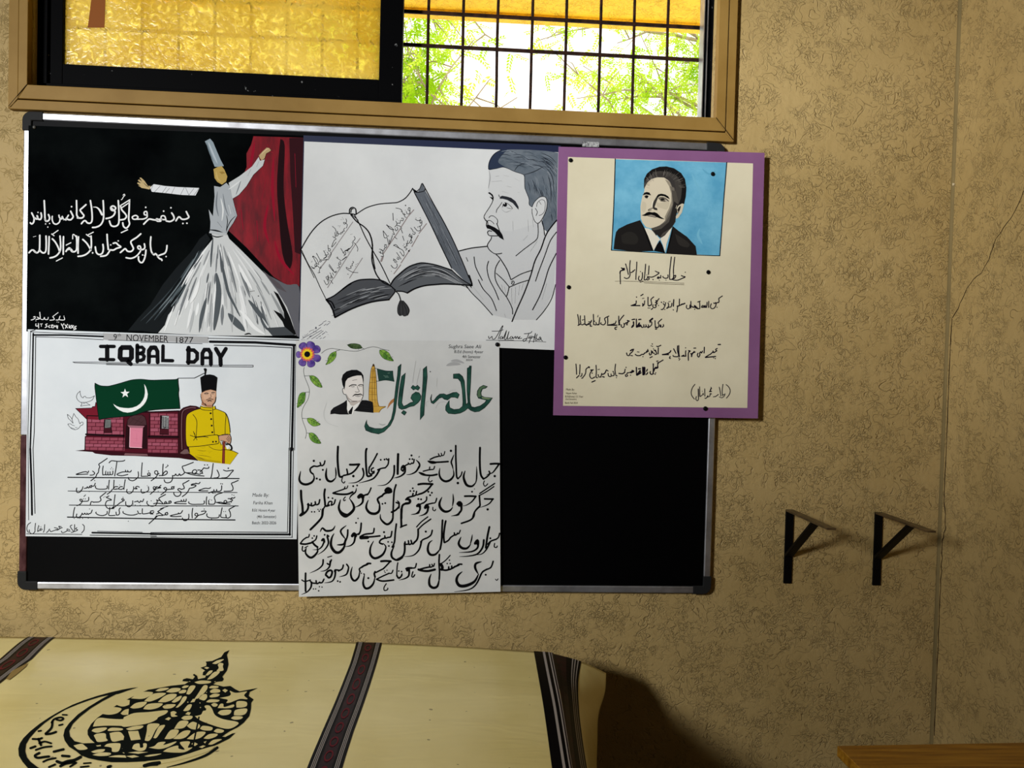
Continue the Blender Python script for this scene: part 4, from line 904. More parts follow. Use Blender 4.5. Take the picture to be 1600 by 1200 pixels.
k.fill((30, 10, 16), '1202,592 1304,596 1304,822 1196,818'); k.fill((176, 178, 178), '1226,598 1304,600 1302,748 1222,744'); k.fill((66, 18, 28), '1205,752 1302,755 1302,812 1200,808')
for i in range(9):
    k.pen((24, 22, 24), 6, '! %d,%d %d,%d' % (1228, 606 + 16 * i, 1300, 606 + 16 * i + (24 if i < 8 else 0))); k.pen((24, 22, 24), 5, '! %d,%d %d,%d' % (1300, 606 + 16 * i, 1226, 620 + 16 * i))
    if i < 6: k.pen((24, 22, 24), 5, '! %d,%d %d,%d' % (566, 648 + 15 * i, 620, 640 + 18 * i))
k.build('drawn_house', o3, 'dark red brick house')
k = Ink(p3, base=0.0008).crop(90, 570, 200, 1500)
k.fill((0, 52, 30), '440,215 470,232 510,246 560,250 610,248 720,220 850,182 920,172 990,170 1100,180 1250,176 1380,172 1412,160 1420,290 1424,400 1432,512 1320,516 1200,522 1100,532 1030,546 900,590 800,604 720,612 600,622 485,642 474,560 455,400 440,290')
k.pen(K, 8, '440,215 470,232 510,246 560,250 610,248 720,220 850,182 920,172 990,170 1100,180 1250,176 1380,172 1412,160; 440,215 438,260 445,320 458,430 474,560 485,640; 485,642 600,622 720,612 800,604 900,590 1030,546 1100,532 1200,522 1320,516 1432,512; 1412,160 1414,220 1422,290 1416,340 1424,400 1434,512')
k.pen((0, 40, 22), 5, 't 500,300 640,292; t 860,230 990,226; t 520,420 640,430; t 1100,300 1280,296; t 1120,420 1300,410; t 560,540 680,530; t 1150,220 1350,216')
k.fill((232, 234, 232), '1016,225 1036,258 1050,300 1058,345 1052,390 1036,430 1010,468 970,505 920,535 870,553 820,560 770,552 730,534 690,505 668,482 655,458 690,482 730,498 780,505 830,508 880,502 930,484 970,455 1000,415 1018,375 1026,325 1024,280')
st = []
for i in range(10):
    a = -math.pi / 2 + math.pi * i / 5 - 0.04; R0 = 56 if i % 2 == 0 else 23; st.append((793 + R0 * math.cos(a), 335 + R0 * math.sin(a)))
k.fill((232, 234, 232), st)
k.crop(220, 510, 260); k.pen(K, 6, '! 358,498 515,497 610,450')
k.build('drawn_flag', o3, 'dark green flag with white crescent and star')
k = Ink(p3, base=0.0003).crop(90, 570, 200, 1500)
k.pen((30, 30, 34), 5, '265,308 232,340 222,380 238,415 270,440; 262,308 268,350 282,378 300,388; 300,388 305,375 325,368 332,384; 332,384 370,388 405,378 432,362; 432,364 405,412 360,432 330,440 272,440; 276,442 285,455 270,484; 330,440 350,455 382,472; 270,484 320,476 382,472; 300,445 305,455; 320,445 318,455; 115,582 125,625 150,650 180,684; 115,580 150,610 170,638; 190,572 174,620 170,638 182,684; 190,570 215,610 240,635 252,670 262,692; 262,692 275,675 295,672 300,690 290,705 270,712; 270,712 245,745 205,760 165,748 130,712 120,695; 120,695 150,690 170,706 200,715; 205,735 230,735; 150,735 200,752')
k.build('drawn_birds', o3, 'two line-drawn doves')
# ---- seated man
k = Ink(p3, base=0.0011).crop(260, 570, 130, 975)
k.fill((48, 14, 20), '152,540 200,500 280,476 350,482 402,505 300,640 330,900 370,1122 250,1108 128,1088 145,900')
k.pen((128, 92, 96), 7, '185,990 178,800 182,620 192,550 225,520 290,502 345,505'); k.fill((110, 84, 84), '165,1030 215,990 250,990 270,1040 210,1046 168,1040'); k.fill((60, 22, 28), '200,580 230,530 300,510 350,512 260,600 240,900 250,985 205,985')
Y = (206, 180, 8)
k.fill(Y, '402,512 405,482 470,492 570,486 580,516 640,540 692,566 720,620 738,700 748,770 746,815 700,822 650,830 640,900 690,960 770,1000 840,1035 800,1090 745,1166 600,1150 480,1136 380,1124 330,1080 270,1035 262,970 240,940 230,850 228,700 232,610 262,568 330,532')
k.fill((176, 152, 8), '330,1060 480,1110 640,1130 640,1150 480,1136 380,1124')
k.fill((196, 152, 122), '412,325 470,300 520,288 582,302 584,380 572,430 548,462 540,498 480,494 408,472 424,440 410,400 402,355')
k.fill((168, 120, 92), '422,400 440,440 470,470 540,470 540,498 480,494 410,472'); k.fill((206, 166, 138), '430,325 560,310 560,380 500,400 440,400', True)
k.fill((8, 8, 10), '398,148 450,118 510,112 560,122 598,148 590,230 584,308 520,290 460,304 415,328 405,230')
k.fill((10, 10, 12), '436,48 455,38 472,52 468,80 460,114 446,114 448,80', True)
k.pen(K, 6, '404,345 410,400 425,440 468,478; w8 580,380 572,430 550,462; w9 448,338 468,330 492,334; w9 532,328 548,322 566,326; w5 455,345 488,344; w5 535,340 560,338; w5 522,345 526,375 515,388 500,386; w7 470,412 500,400 525,400 550,408; w11 488,424 510,418 528,424; w5 405,345 405,380 415,385; w8 455,455 470,475')
k.fill((194, 150, 122), '612,838 650,818 700,812 742,818 756,850 756,900 745,928 700,905 660,888 620,888')
k.pen(K, 6, '612,836 660,818 705,812 742,820 758,855 756,900 745,930; w5 725,830 742,858 750,875; w5 715,845 735,878 742,895; w5 705,862 722,885 735,905; w5 640,885 680,895 735,925; w5 640,900 650,930; w5 655,895 665,925; w5 690,900 700,930; w5 710,905 715,935')
k.fill((196, 196, 190), '625,895 660,890 740,930 700,945 660,945')
k.pen(K, 18, '700,930 735,930 760,955 765,985 752,998'); k.pen((20, 16, 18), 6, '630,900 645,940; 690,905 700,940; 655,895 660,940'); k.fill((108, 36, 28), '662,895 690,895 686,1158 652,1154'); k.pen((160, 80, 60), 5, '! 676,900 670,1155'); k.pen((232, 232, 230), 30, '720,972')
k.pen(K, 7, '''402,482 400,512 440,530 530,534; 402,482 440,498 530,505; 545,462 543,505 548,600 556,720 566,822; 570,482 578,515; 545,530 578,518; 578,515 640,538 692,566 720,620 738,700 748,790; 402,512 330,532 262,568 235,610 228,700 228,850 238,940 258,962;
312,582 345,625 360,680 355,760 350,850; 694,575 700,600 692,700 690,808; w8 350,845 420,838 520,826 600,822 612,850 616,890 606,922 520,935 400,952 245,962; w8 350,850 440,842 490,848; 345,850 318,780; 345,850 280,825; 345,850 320,885; 345,850 360,880; 340,845 330,800; w5 500,955 560,990 640,1000; 640,998 700,995 770,1005 840,1036; 262,965 275,1030; w5 270,1045 320,1080 360,1122; w6 600,830 700,820 748,815''')
k.pen(K, 4, 't 400,970 440,980; t 360,1000 440,1010 470,1004; t 380,1030 430,1040; t 360,1055 460,1068 530,1086; t 480,1010 540,1015; t 500,1030 520,1024; t 370,1085 400,1092 450,1115; t 500,1100 530,1105; t 420,968 460,960')
k.pen(K, 22, '520,568; 527,636; 533,712; 540,790; w20 548,902; w20 583,900')
k.build('drawn_figure', o3, 'seated man in yellow coat and tall black cap')
# ---- four ruled lines of verse
k = Ink(p3, base=0.0002).crop(240, 700, 230)
k.pen(K, 10, 'w12 ! -932,319 -165,326 400,328 930,332; w8 ! -930,467 -165,478 400,482 908,484; w9 ! -916,620 -165,628 400,630 920,630; w13 ! -936,751 -165,766 400,778 885,782')
k.pen(K, 11, '''
w16 812,220; 760,240 790,250 830,246 868,242 845,268 820,300 790,322 740,326; 690,240 705,270 712,300 695,322 655,326; 648,168 640,230 632,290 622,326;
w13 555,184; w13 585,184; 600,205 598,218 575,222 545,216; 545,216 528,238 505,262; 480,240 510,242 530,262 500,285 470,278; 470,278 440,280 420,262 435,240 460,238 468,262 440,280; w13 532,276; 440,280 400,270 360,270 335,262; 335,262 400,285 470,298 548,305;
432,156 350,188 312,202 325,240 335,270 312,290 290,298; 290,298 280,280 270,298 250,298 240,282 228,300 205,300; 205,300 206,330 190,365 155,378 125,370 115,345; 104,175 100,230 98,290 92,300; 92,300 130,290 150,268 138,250 118,262 96,292; 98,298 60,300; w8 150,184 158,192 148,200 130,214;
920,352 880,370 846,385 856,410 864,440 850,465 800,470 765,470; w12 730,388; w12 748,390; 740,410 738,450 720,470 690,470 685,450; 685,470 660,472 655,452; 655,470 625,478 600,490; w9 650,492; w9 668,494; w10 640,490; 620,430 600,440 560,438 520,450 490,462 520,466 590,466;
505,372 492,388 470,386; w9 460,380; 470,386 420,392 410,405 440,402 462,410 430,430 390,438; 390,438 375,470 350,500 312,528; 385,352 340,378 318,390 330,420 332,440 300,450; 300,450 280,440 262,452 285,470 300,480; 300,480 290,510 265,525 240,522 222,502 220,485; 225,420 195,425 205,445 222,438 215,425; 205,445 160,450 130,455; 130,455 110,440 130,428 142,445 130,470 80,508; 80,405 60,425 80,430 40,440 0,452; w9 50,470;
w10 852,508; w10 872,514; 885,535 870,545 850,540; 850,540 838,560; 810,550 840,552 858,568 830,585 800,592; 800,592 775,600 765,580 785,570 795,590 770,602; 775,602 730,590 690,592; 680,590 740,605 832,610; w10 845,590; 745,488 700,500 670,520 660,540 670,575 660,608 625,612 600,610; 600,612 598,570; 578,530 572,580 575,615; w9 610,560; w9 630,566; 550,575 545,608 480,612 420,612 385,600 382,585; w10 468,632; 355,555 350,580 330,578 328,560; 328,578 310,582 300,565; 300,580 260,585 225,598 260,604 355,606;
190,580 165,580 175,600 192,590 180,575; 170,602 140,604; 140,604 118,600 130,582 142,598 110,608; 100,600 70,570 60,545 130,505 ; 100,608 40,600 0,606;
890,628 850,650 820,670 832,700 836,740 815,760 790,758; 790,758 785,725; 745,650 735,700 732,750 790,758; w9 762,690; w9 782,690; 715,725 705,755 650,760 600,755 578,735 580,715; w10 630,772;
w11 550,664; 520,690 550,685 570,690 545,715 500,728 470,740; 470,740 450,730 455,712 475,712 478,740 450,765; 425,655 418,710 420,760; 382,720 382,760 360,785 330,788 312,760; 315,680 300,705 280,715 270,705; 270,715 225,725 180,738 220,745 300,742; w10 245,770; w10 265,775; w10 285,772;
150,700 125,710 140,728 155,715 145,700; 130,726 100,730; 100,728 60,700 48,690 110,650; w7 70,660 160,632; 95,735 50,735 20,760 -25,800''')
k.crop(30, 700, 220)
k.pen(K, 11, '''
1590,290 1560,300 1540,285 1545,262 1570,262 1575,290 1555,330 1500,372; w12 1470,262; 1460,320 1490,300 1475,282 1458,300 1490,318; 1460,320 1400,322 1385,320; 1398,168 1392,240 1388,318; 1352,270 1355,320 1330,352 1290,372 1250,360 1240,335;
1275,255 1262,272 1240,270 1232,255; 1240,270 1215,270 1208,252; 1208,270 1165,275 1110,300 1165,315 1235,300; 1022,168 1050,145 1120,152 1180,148 1200,138; 1110,160 1100,230 1085,318; w9 1050,222; w9 1040,238; w9 1065,240; 1065,262 1060,300 1035,300 1032,270; 1035,302 1010,304 1008,272; 1010,300 985,304 982,270; 985,302 950,306; w9 985,262; 955,205 948,250 950,305; 1000,118 940,160 905,185 915,210 905,240 900,275 880,300; 880,300 868,330 815,372; 835,262 858,285 840,305 805,308; 790,262 780,280 760,270 720,275 645,300 700,300 780,296;
1590,450 1560,440 1550,455; 1560,448 1530,440 1525,462 1550,470 1490,525; 1468,440 1470,480 1440,500 1400,512 1385,490 1388,470; w8 1455,428; 1365,445 1340,435 1322,450 1340,462; 1335,465 1305,460 1300,440; 1300,462 1285,500 1250,518 1222,500 1225,470;
1205,360 1195,420 1190,470; 1175,440 1150,440 1130,462 1160,470 1185,458; 1130,465 1100,465; w9 1142,420; 1120,440 1090,440 1070,465 1105,468; 1078,365 1075,420 1072,466; 1060,468 1035,500 1000,525; 1024,365 1018,420 1016,468; 1000,430 995,462 930,468 880,462 865,440 870,430; w10 795,495;
w11 858,370; 865,400 850,430 825,435; 825,435 815,450 800,435 825,425; 800,440 790,455 775,440 770,455; 770,452 740,460; 725,440 715,470 690,500 660,505 650,480 655,455; w9 700,480;
w10 1180,560; 1185,600 1165,585 1180,575 1195,595; 1180,605 1150,620 1125,640 1060,690; 1090,530 1082,590 1076,645; w9 960,560; 1020,545 990,560 1010,570 1050,590 1000,600 980,640 1000,680 1040,690 1075,665; w9 975,552; 985,505 935,545 920,560 930,590 905,612 850,615; 850,618 820,610 808,645; w10 730,578; w10 752,578; 790,560 785,600 740,605; 740,605 700,605 690,585 712,585 715,610 690,640 655,655; w8 735,552 755,532;
1600,590 1575,600 1560,590; 1570,590 1560,640 1520,662 1480,655 1452,630 1455,605; w10 1500,600; 1415,580 1400,610 1380,600; 1380,600 1365,620 1345,600; 1345,605 1310,612; w9 1375,650; 1290,600 1285,640 1250,668 1215,650 1210,610; w9 1320,648; w9 1300,640;
1590,740 1560,750; 1525,712 1490,720 1510,745 1530,725; 1520,750 1490,748; 1560,770 1530,810 1475,860; 1500,735 1470,740 1450,745; 1400,690 1398,730 1405,748 1450,745; 1385,745 1360,745 1345,715; 1345,748 1300,762 1240,760 1185,740 1180,720; w9 1240,832;
1150,680 1135,700 1140,740 1128,760 1105,762; 1105,762 1100,728; w9 1075,690; w9 1055,690; 1030,675 1025,720 1020,765 1090,765; 1000,720 995,750 950,768 900,760 872,740 875,728; w10 960,795;
w10 800,692; 830,705 815,740 795,745; 795,745 785,755 770,740; 775,745 760,755 745,740; 745,745 725,755 715,740; 715,745 700,770 670,795 650,775 655,750; w10 690,800; w10 785,798; w10 720,800; w10 625,800; 632,675 620,720 612,790''')
k.pen(K, 9, '''720,868 738,885 740,910 735,935 710,965; 655,905 640,920 665,930 640,945 625,948; 630,870 625,945 590,960; 600,875 580,890 600,925 615,945; 575,930 545,920 550,940 580,945; 545,940 520,955 490,962 480,945; 478,895 450,890 465,910 490,905; 470,910 440,930 420,925; 420,930 390,940 360,950 350,935; 400,905 440,915 430,935; 345,920 330,945 310,962; 290,870 285,930 275,958; 255,915 235,920 245,935 262,925; 240,935 210,945; w8 235,895; w8 250,895; 222,880 212,920 210,950; 185,855 180,910 178,950 150,975 120,960 115,930; 130,848 100,870 88,905 90,935 105,960; w8 ! 85,975 400,978 712,982''')
k.split(o3, lambda x, y: ('signature', 9) if x < 134 and y > 815 else ('verse_line', 0 if y < 748.5 else 1 if y < 769 else 2 if y < 790 else 3))
k = Ink(p3, base=0.0002).crop(240, 700, 230)
k.text(K, 'Made By:', 1070, 528, 38, 0.8, 0.15, sx=0.92); k.text(K, 'Fariha Khan', 1080, 612, 36, 0.6, 0.15, sx=0.86); k.text(K, 'B.Ed. Honors 4 year', 1068, 690, 30, 0.5, 0.15, 0.004, sx=0.72)
k.text(K, '(4th Semester)', 1122, 760, 32, 0.3, 0.1, 0.004, sx=0.76); k.text(K, 'Batch: 2022-2026', 1068, 828, 32, 0.2, 0.05, 0.004, sx=0.82)
k.build('credit_lettering', o3)
# ================================================================== poster: green heading, flower vine
p4 = plane3((462, 531, -0.0012), (780, 533, -0.0012), (467, 932, -0.0052))
o4 = thing('poster', 'white poster with green heading, flower vine and bold black calligraphy, overlapping the board\'s lower rail', 'poster', p4.at(624, 932))
sheet([(462, 531), (780, 532.8), (782, 924.5), (467, 932.5)], p4, paper('white_hanging_paper', (196, 197, 195), (216, 216, 213)), o4)
k = Ink(p4).crop(460, 530, 160, 1129)
VN = (74, 78, 74)
k.pen(VN, 5, '300,155 345,120 410,102 480,112 560,122 640,132 700,130 760,112 820,92 870,84 920,92 980,112 1045,124; 440,150 460,130 500,118; 745,98 775,108; 108,310 102,350 112,410 140,480 162,540 165,590 150,660 115,720 88,780 82,840 92,900 118,970 132,1020 130,1060 120,1095; 112,405 170,402; 165,582 118,586; 90,872 145,876; 132,1035 165,1036')
LG = blotchy('leaf_crayon', (70, 122, 44), (136, 176, 70), 60, 0.7, lo=0.4, hi=0.6); LD = blotchy('dark_leaf_crayon', (36, 54, 30), (78, 100, 60), 60, 0.7, lo=0.4, hi=0.6)
for c, sh in ((LG, '460,135 440,138 400,160 375,200 362,250 345,282 395,262 430,235 455,200 462,165'), (LD, '582,62 620,50 670,48 720,60 740,82 746,98 700,106 650,104 610,90'), (LG, '940,118 990,120 1040,150 1065,195 1092,240 1030,232 980,210 950,175 938,145'),
              (LG, '165,402 210,402 255,430 280,470 306,530 250,520 210,490 180,450'), (LG, '122,588 90,586 60,605 42,650 36,700 32,755 80,720 108,690 120,640'), (LG, '142,872 175,868 215,878 250,910 286,940 215,960 165,930 145,900'), (LG, '160,1035 200,1032 240,1060 265,1100 292,1148 230,1145 185,1115 165,1075')):
    k.fill(c, sh, True); pts = [tuple(map(float, q.split(','))) for q in sh.split()]
    k.pen((40, 56, 30), 3.5, 'c ' + sh); mx_, mn_ = pts[0], max(pts, key=lambda q: math.hypot(q[0] - pts[0][0], q[1] - pts[0][1]))
    k.pen((34, 52, 26), 4, '%f,%f %f,%f' % (mx_ + mn_))
    for t in (.3, .5, .7):
        c0 = (mx_[0] + (mn_[0] - mx_[0]) * t, mx_[1] + (mn_[1] - mx_[1]) * t); dx, dy = mn_[0] - mx_[0], mn_[1] - mx_[1]
        for s_ in (-1, 1): k.pen((44, 70, 30), 3, '%f,%f %f,%f' % (c0[0], c0[1], c0[0] + dx * .12 - s_ * dy * .16, c0[1] + dy * .12 + s_ * dx * .16))
PU = blotchy('purple_crayon', (70, 48, 128), (118, 92, 168), 40, 0.7, lo=0.4, hi=0.6); fc = (142, 166)
for a, rr, w_ in ((-118, 118, 46), (-70, 125, 48), (-28, 135, 46), (22, 135, 42), (68, 128, 46), (120, 122, 44), (178, 100, 38)):
    ar = math.radians(a); q = []
    for kk in range(12):
        t = 6.283 * kk / 12; u = 62 + (rr + 22 - 62) * (0.5 - 0.5 * math.cos(t)); v = w_ * math.sin(t) * (0.75 + 0.35 * (0.5 - 0.5 * math.cos(t)))
        q.append((fc[0] + u * math.cos(ar) - v * math.sin(ar), fc[1] + u * math.sin(ar) + v * math.cos(ar)))
    k.fill(PU, q, True); k.line((44, 30, 92), q, 4, closed=True)
    k.pen((52, 34, 104), 3, 't %f,%f %f,%f' % (fc[0] + 70 * math.cos(ar), fc[1] + 70 * math.sin(ar), fc[0] + rr * math.cos(ar), fc[1] + rr * math.sin(ar)))
def star(n, r0, r1, ph=0): return [(fc[0] + (r0 if i % 2 else r1) * math.cos(math.pi * i / n + ph), fc[1] + (r0 if i % 2 else r1) * math.sin(math.pi * i / n + ph)) for i in range(2 * n)]
k.fill((196, 92, 112), star(15, 72, 86)); k.fill((228, 130, 60), star(14, 58, 72, .1)); k.fill((238, 204, 44), star(12, 50, 62, .2)); k.fill(K, star(14, 31, 34))
k.pen((190, 120, 30), 3, 't 110,166 85,160; t 142,198 140,222; t 172,166 198,170; t 120,140 105,120; t 165,140 180,122; t 120,190 105,210; t 165,192 182,210')
k.build('drawn_vine', o4, 'purple flower on a green-leaved vine')
k = Ink(p4, base=0.0003).crop(460, 530, 160, 1129)
GOLD = blotchy('gold_crayon', (196, 150, 58), (220, 180, 88), 40, 0.7)
k.fill(GOLD, '862,285 868,275 880,280 884,320 898,380 905,470 910,600 918,680 935,738 1008,742 960,770 935,808 870,808 866,700 822,675 820,600 832,450 840,350')
k.fill((70, 52, 30), '860,300 864,275 874,272 882,282 882,300', True)
k.pen((92, 66, 24), 4, 'w5 862,290 845,340 832,450 822,560 820,672; w5 882,290 896,370 905,470 910,600 918,690 935,740 1008,742 960,770 935,806; w4 866,330 858,480 860,700; w4 880,330 884,480 890,700; w3 842,350 895,350; w3 838,420 900,420; w3 832,475 904,475; w3 828,540 906,540; w3 824,610 910,610; w3 822,670 915,670; w3 865,740 935,740; w3 845,330 890,330')
k.fill((34, 66, 58), '912,325 970,340 1020,350 1085,350 1088,400 1100,466 1040,455 990,452 932,462 922,400'); k.pen((18, 36, 30), 5, '885,320 912,325 970,340 1020,350 1085,350; 1085,350 1088,400 1100,466; 900,462 932,462 990,452 1040,455 1100,466; 912,325 922,400 932,462'); k.pen((120, 150, 136), 4, '985,400 1000,408 1030,405; 1030,375 1050,372; 1000,420 1040,418')
k.fill((228, 222, 216), '560,520 562,470 590,430 650,408 700,400 740,400 758,420 758,600 752,640 735,675 715,690 640,690 590,668 572,600 545,600 532,560 548,520')
k.fill((170, 158, 152), '572,600 590,660 650,690 720,688 735,672 700,680 640,676 600,650'); k.fill((196, 186, 178), '620,690 725,680 730,700 640,740 600,700 585,665')
k.fill((16, 16, 18), '548,545 530,500 520,440 535,390 575,355 630,338 690,338 735,362 760,400 764,450 760,500 752,440 740,400 690,400 640,412 590,432 565,465 558,520 552,560')
k.pen((60, 60, 64), 4, 't 560,400 620,360; t 600,400 680,360; t 660,385 720,380')
k.pen(K, 6, '552,540 532,548 532,575 545,605 568,612; 568,612 585,660 610,690; 758,500 760,600 752,640 738,672; w10 605,520 640,502 682,506; w9 705,512 730,500 756,506; w4 625,525 640,515 665,522; w4 635,530 660,528; w4 715,525 730,515 750,525; w5 695,520 700,545 715,575 690,585 670,578; w14 t 640,632 670,610 700,612 730,606 755,622; w5 670,622 700,632 735,622; w4 640,455 690,445; w4 620,690 690,686')
k.fill((236, 234, 230), '582,680 600,690 620,730 650,735 715,695 728,700 660,790 640,830 590,815 578,740')
k.fill((24, 24, 26), '395,828 400,790 430,755 490,725 545,695 578,668 582,720 578,770 590,810 600,830 500,830 440,822'); k.fill((24, 24, 26), '655,790 700,745 730,690 745,672 790,672 840,682 865,695 872,760 872,812 760,802 700,796'); k.fill((24, 24, 26), '595,800 640,742 648,745 632,826 600,826')
k.pen((52, 52, 56), 5, 't 460,760 540,730; t 740,720 800,730; t 760,760 840,770; t 440,800 520,790')
k.pen((200, 200, 198), 7, '355,705 335,760 322,820 335,880 380,930 480,965'); k.pen((176, 178, 176), 14, 't 930,930 970,945 1005,935')
k.fill((176, 120, 70), '1100,650 1095,690 1060,720 1020,772 1040,710 1065,675')
k.build('drawn_portrait', o4, 'small portrait beside a golden minaret')
# green calligraphic heading
k = Ink(p4, base=0.0004).crop(600, 530, 190, 1341)
GR = blotchy('green_marker', (24, 60, 52), (40, 86, 72), 25, 0.5, lo=0.4, hi=0.6); GD = (20, 34, 30)
HD = ['188,275 178,400 160,520 142,660 125,800 105,880 70,950 0,1020 -60,1045 -140,1030 -200,1005 -215,960 -200,915 -190,890 -190,930 -165,965 -100,985 -20,985 40,950 80,880 100,790 112,680 130,520 148,400 155,305',
      '235,375 225,470 212,560 200,660 195,700 215,740 250,725 290,700 325,690 310,670 295,650 310,610 350,582 385,590 408,625 402,665 375,700 330,735 280,745 240,765 195,775 165,760 155,720 160,640 175,520 195,410',
      '318,508 345,525 370,508 395,535 375,562 345,548 325,560 298,535', '215,785 248,805 225,838 192,812',
      '470,298 476,420 462,560 448,700 440,835 398,888 402,760 420,600 430,450 432,330',
      '525,610 520,660 530,690 555,670 580,635 615,605 660,602 690,615 720,605 760,588 800,585 830,610 812,652 780,640 740,640 700,670 665,662 640,642 610,650 580,680 545,712 520,700 512,655',
      '765,385 830,380 865,410 885,460 893,560 900,660 905,720 925,700 915,560 918,320 940,310 942,295 962,295 955,480 945,640 948,700 965,745 1000,752 1060,735 1110,700 1130,672 1080,660 1040,650 1025,615 1030,570 1055,530 1095,508 1140,522 1120,540 1085,548 1068,590 1075,625 1110,640 1195,648 1160,700 1110,755 1050,795 1000,802 955,785 925,760 890,790 840,815 780,825 710,818 680,785 680,740 700,700 720,675 718,720 725,755 770,775 830,770 865,740 870,690 862,560 845,470 815,435 765,432']
for h in HD: k.fill(GR, h)
for h in HD: k.pen(GD, 6, '! c ' + h)
k.fill((86, 112, 84), '1095,515 1130,522 1110,536 1080,545 1062,590 1070,628 1040,640 1032,610 1040,565 1062,530', True); k.fill((120, 140, 104), '1075,635 1185,652 1150,665 1085,655')
k.pen((188, 188, 186), 5, '350,240 330,360 315,480; 400,320 370,440 360,500; 585,430 580,520; 715,590 740,565 790,560; 570,760 600,705 660,690; 500,680 460,700 470,740; 700,700 660,690')
k.pen((170, 170, 170), 40, 't 690,290 760,270 840,275; w30 t 740,240 800,235 880,262'); k.pen(K, 12, '510,358')
k.build('title_lettering', o4, 'green calligraphic heading')
k = Ink(p4, base=0.0004).crop(600, 530, 190, 1341)
k.text((50, 50, 52), 'Sughra Saee Ali', 708, 98, 40, 0.5, 0.15, sx=1.02); k.text((50, 50, 52), 'B.Ed (hons) 4year', 772, 152, 32, 0.5, 0.1, sx=0.98); k.text((50, 50, 52), '4th Semester', 862, 206, 32, 1.0, 0.1, sx=0.82); k.text((50, 50, 52), '2024', 900, 240, 22, 0, 0.1, sx=1.2)
k.build('credit_lettering', o4)
# four lines of bold broad-nib verse
k = Ink(p4, base=0.0003).crop(620, 680, 170, 1569)
B = (10, 10, 11)
k.pen(B, 24, '''
w30 1350,415 1420,410 1480,412; w26 e 1478,412 1430,480 1380,540 1320,560 1290,580; w24 1330,520 1340,555 1300,600 1260,625; w30 1200,180 1196,330 1200,480 1215,580 1250,630; w34 1412,590; w16 1262,660 1250,700 1270,735 1300,715 1310,700;
w22 t 1150,450 1152,560 1145,660 1115,725; w38 t 1140,680 1085,735 1010,720 970,640 965,580 985,515;
w26 850,150 850,300 856,460 862,590 880,625; w20 940,530 925,580 880,630; w36 880,690; w34 780,225; w24 t 825,280 800,340 785,390 800,440 815,500; w34 t 815,500 820,580 770,645 700,665 640,630 612,560 620,475;
w16 692,235 680,280 655,295 640,260; w18 650,290 620,305 600,268; w22 600,305 540,320 480,350; w46 t 445,372 500,390 580,395 ; w26 520,392 620,388 740,380;
w18 545,450 530,490 500,495; w20 500,495 460,500 380,520; w40 t 315,535 370,560 430,580; w28 410,575 500,580 580,565; w16 470,600 455,640 475,675 510,655; w18 475,458 470,490;
w12 318,318 325,305; w26 t 275,355 320,400 328,450 300,500; w28 e 322,450 280,520 210,560 140,570; w30 212,292; w26 185,345; w26 225,345; w22 250,350 240,400 215,405; w20 215,400 190,420 165,400; w22 170,415 120,440 90,470; w30 70,468 95,440 120,470 95,500; w28 e 120,470 115,540 60,590 -10,618; w26 14,270 10,400 8,560;
w20 1412,695 1300,770 1195,840; w18 1400,740 1300,810 1190,870; w26 1190,870 1195,940 1200,1010 1190,1030; w26 1265,918 1320,920 1390,920; w22 e 1385,920 1340,980 1280,1015 1190,1045; w28 e 1190,1030 1140,1080 1105,1140 1080,1210; w34 1310,1070;
w28 980,880 1050,878 1140,882; w24 e 1140,882 1080,960 1000,1010 940,1020; w26 1085,815; w14 1120,775; w46 880,990 905,970 930,1000 900,1010; w34 e 925,1000 930,1080 870,1145 785,1165;
w24 t 810,845 815,940 800,1030; w40 t 805,1040 760,1090 690,1100 630,1050 615,980 650,895;
w20 575,910 555,970 510,980; w22 515,980 470,990 430,1000; w44 410,1045 430,1010 450,1040; w32 e 450,1030 440,1100 390,1145 320,1165; w16 520,1040 520,1075 545,1090 560,1070;
w28 310,920; w28 350,925; w22 430,890 425,940 380,980; w22 380,975 330,1000; w42 295,1020 320,1000 330,1030; w30 e 335,1020 330,1080 280,1130 205,1145;
w32 310,710 380,700 515,705; w28 510,705 450,780 380,830 320,850; w22 330,850 280,860 285,810; w24 280,860 230,880 235,840; w26 230,880 160,900 130,930; w38 150,920 190,940 180,975 130,985; w32 130,985 85,1010 68,1080 66,1200; w26 230,765; w26 195,805; w26 245,805; w28 455,815; w28 505,830; w28 480,865;
w24 -10,970 30,990 30,1050''')
k.crop(460, 680, 170, 1569)
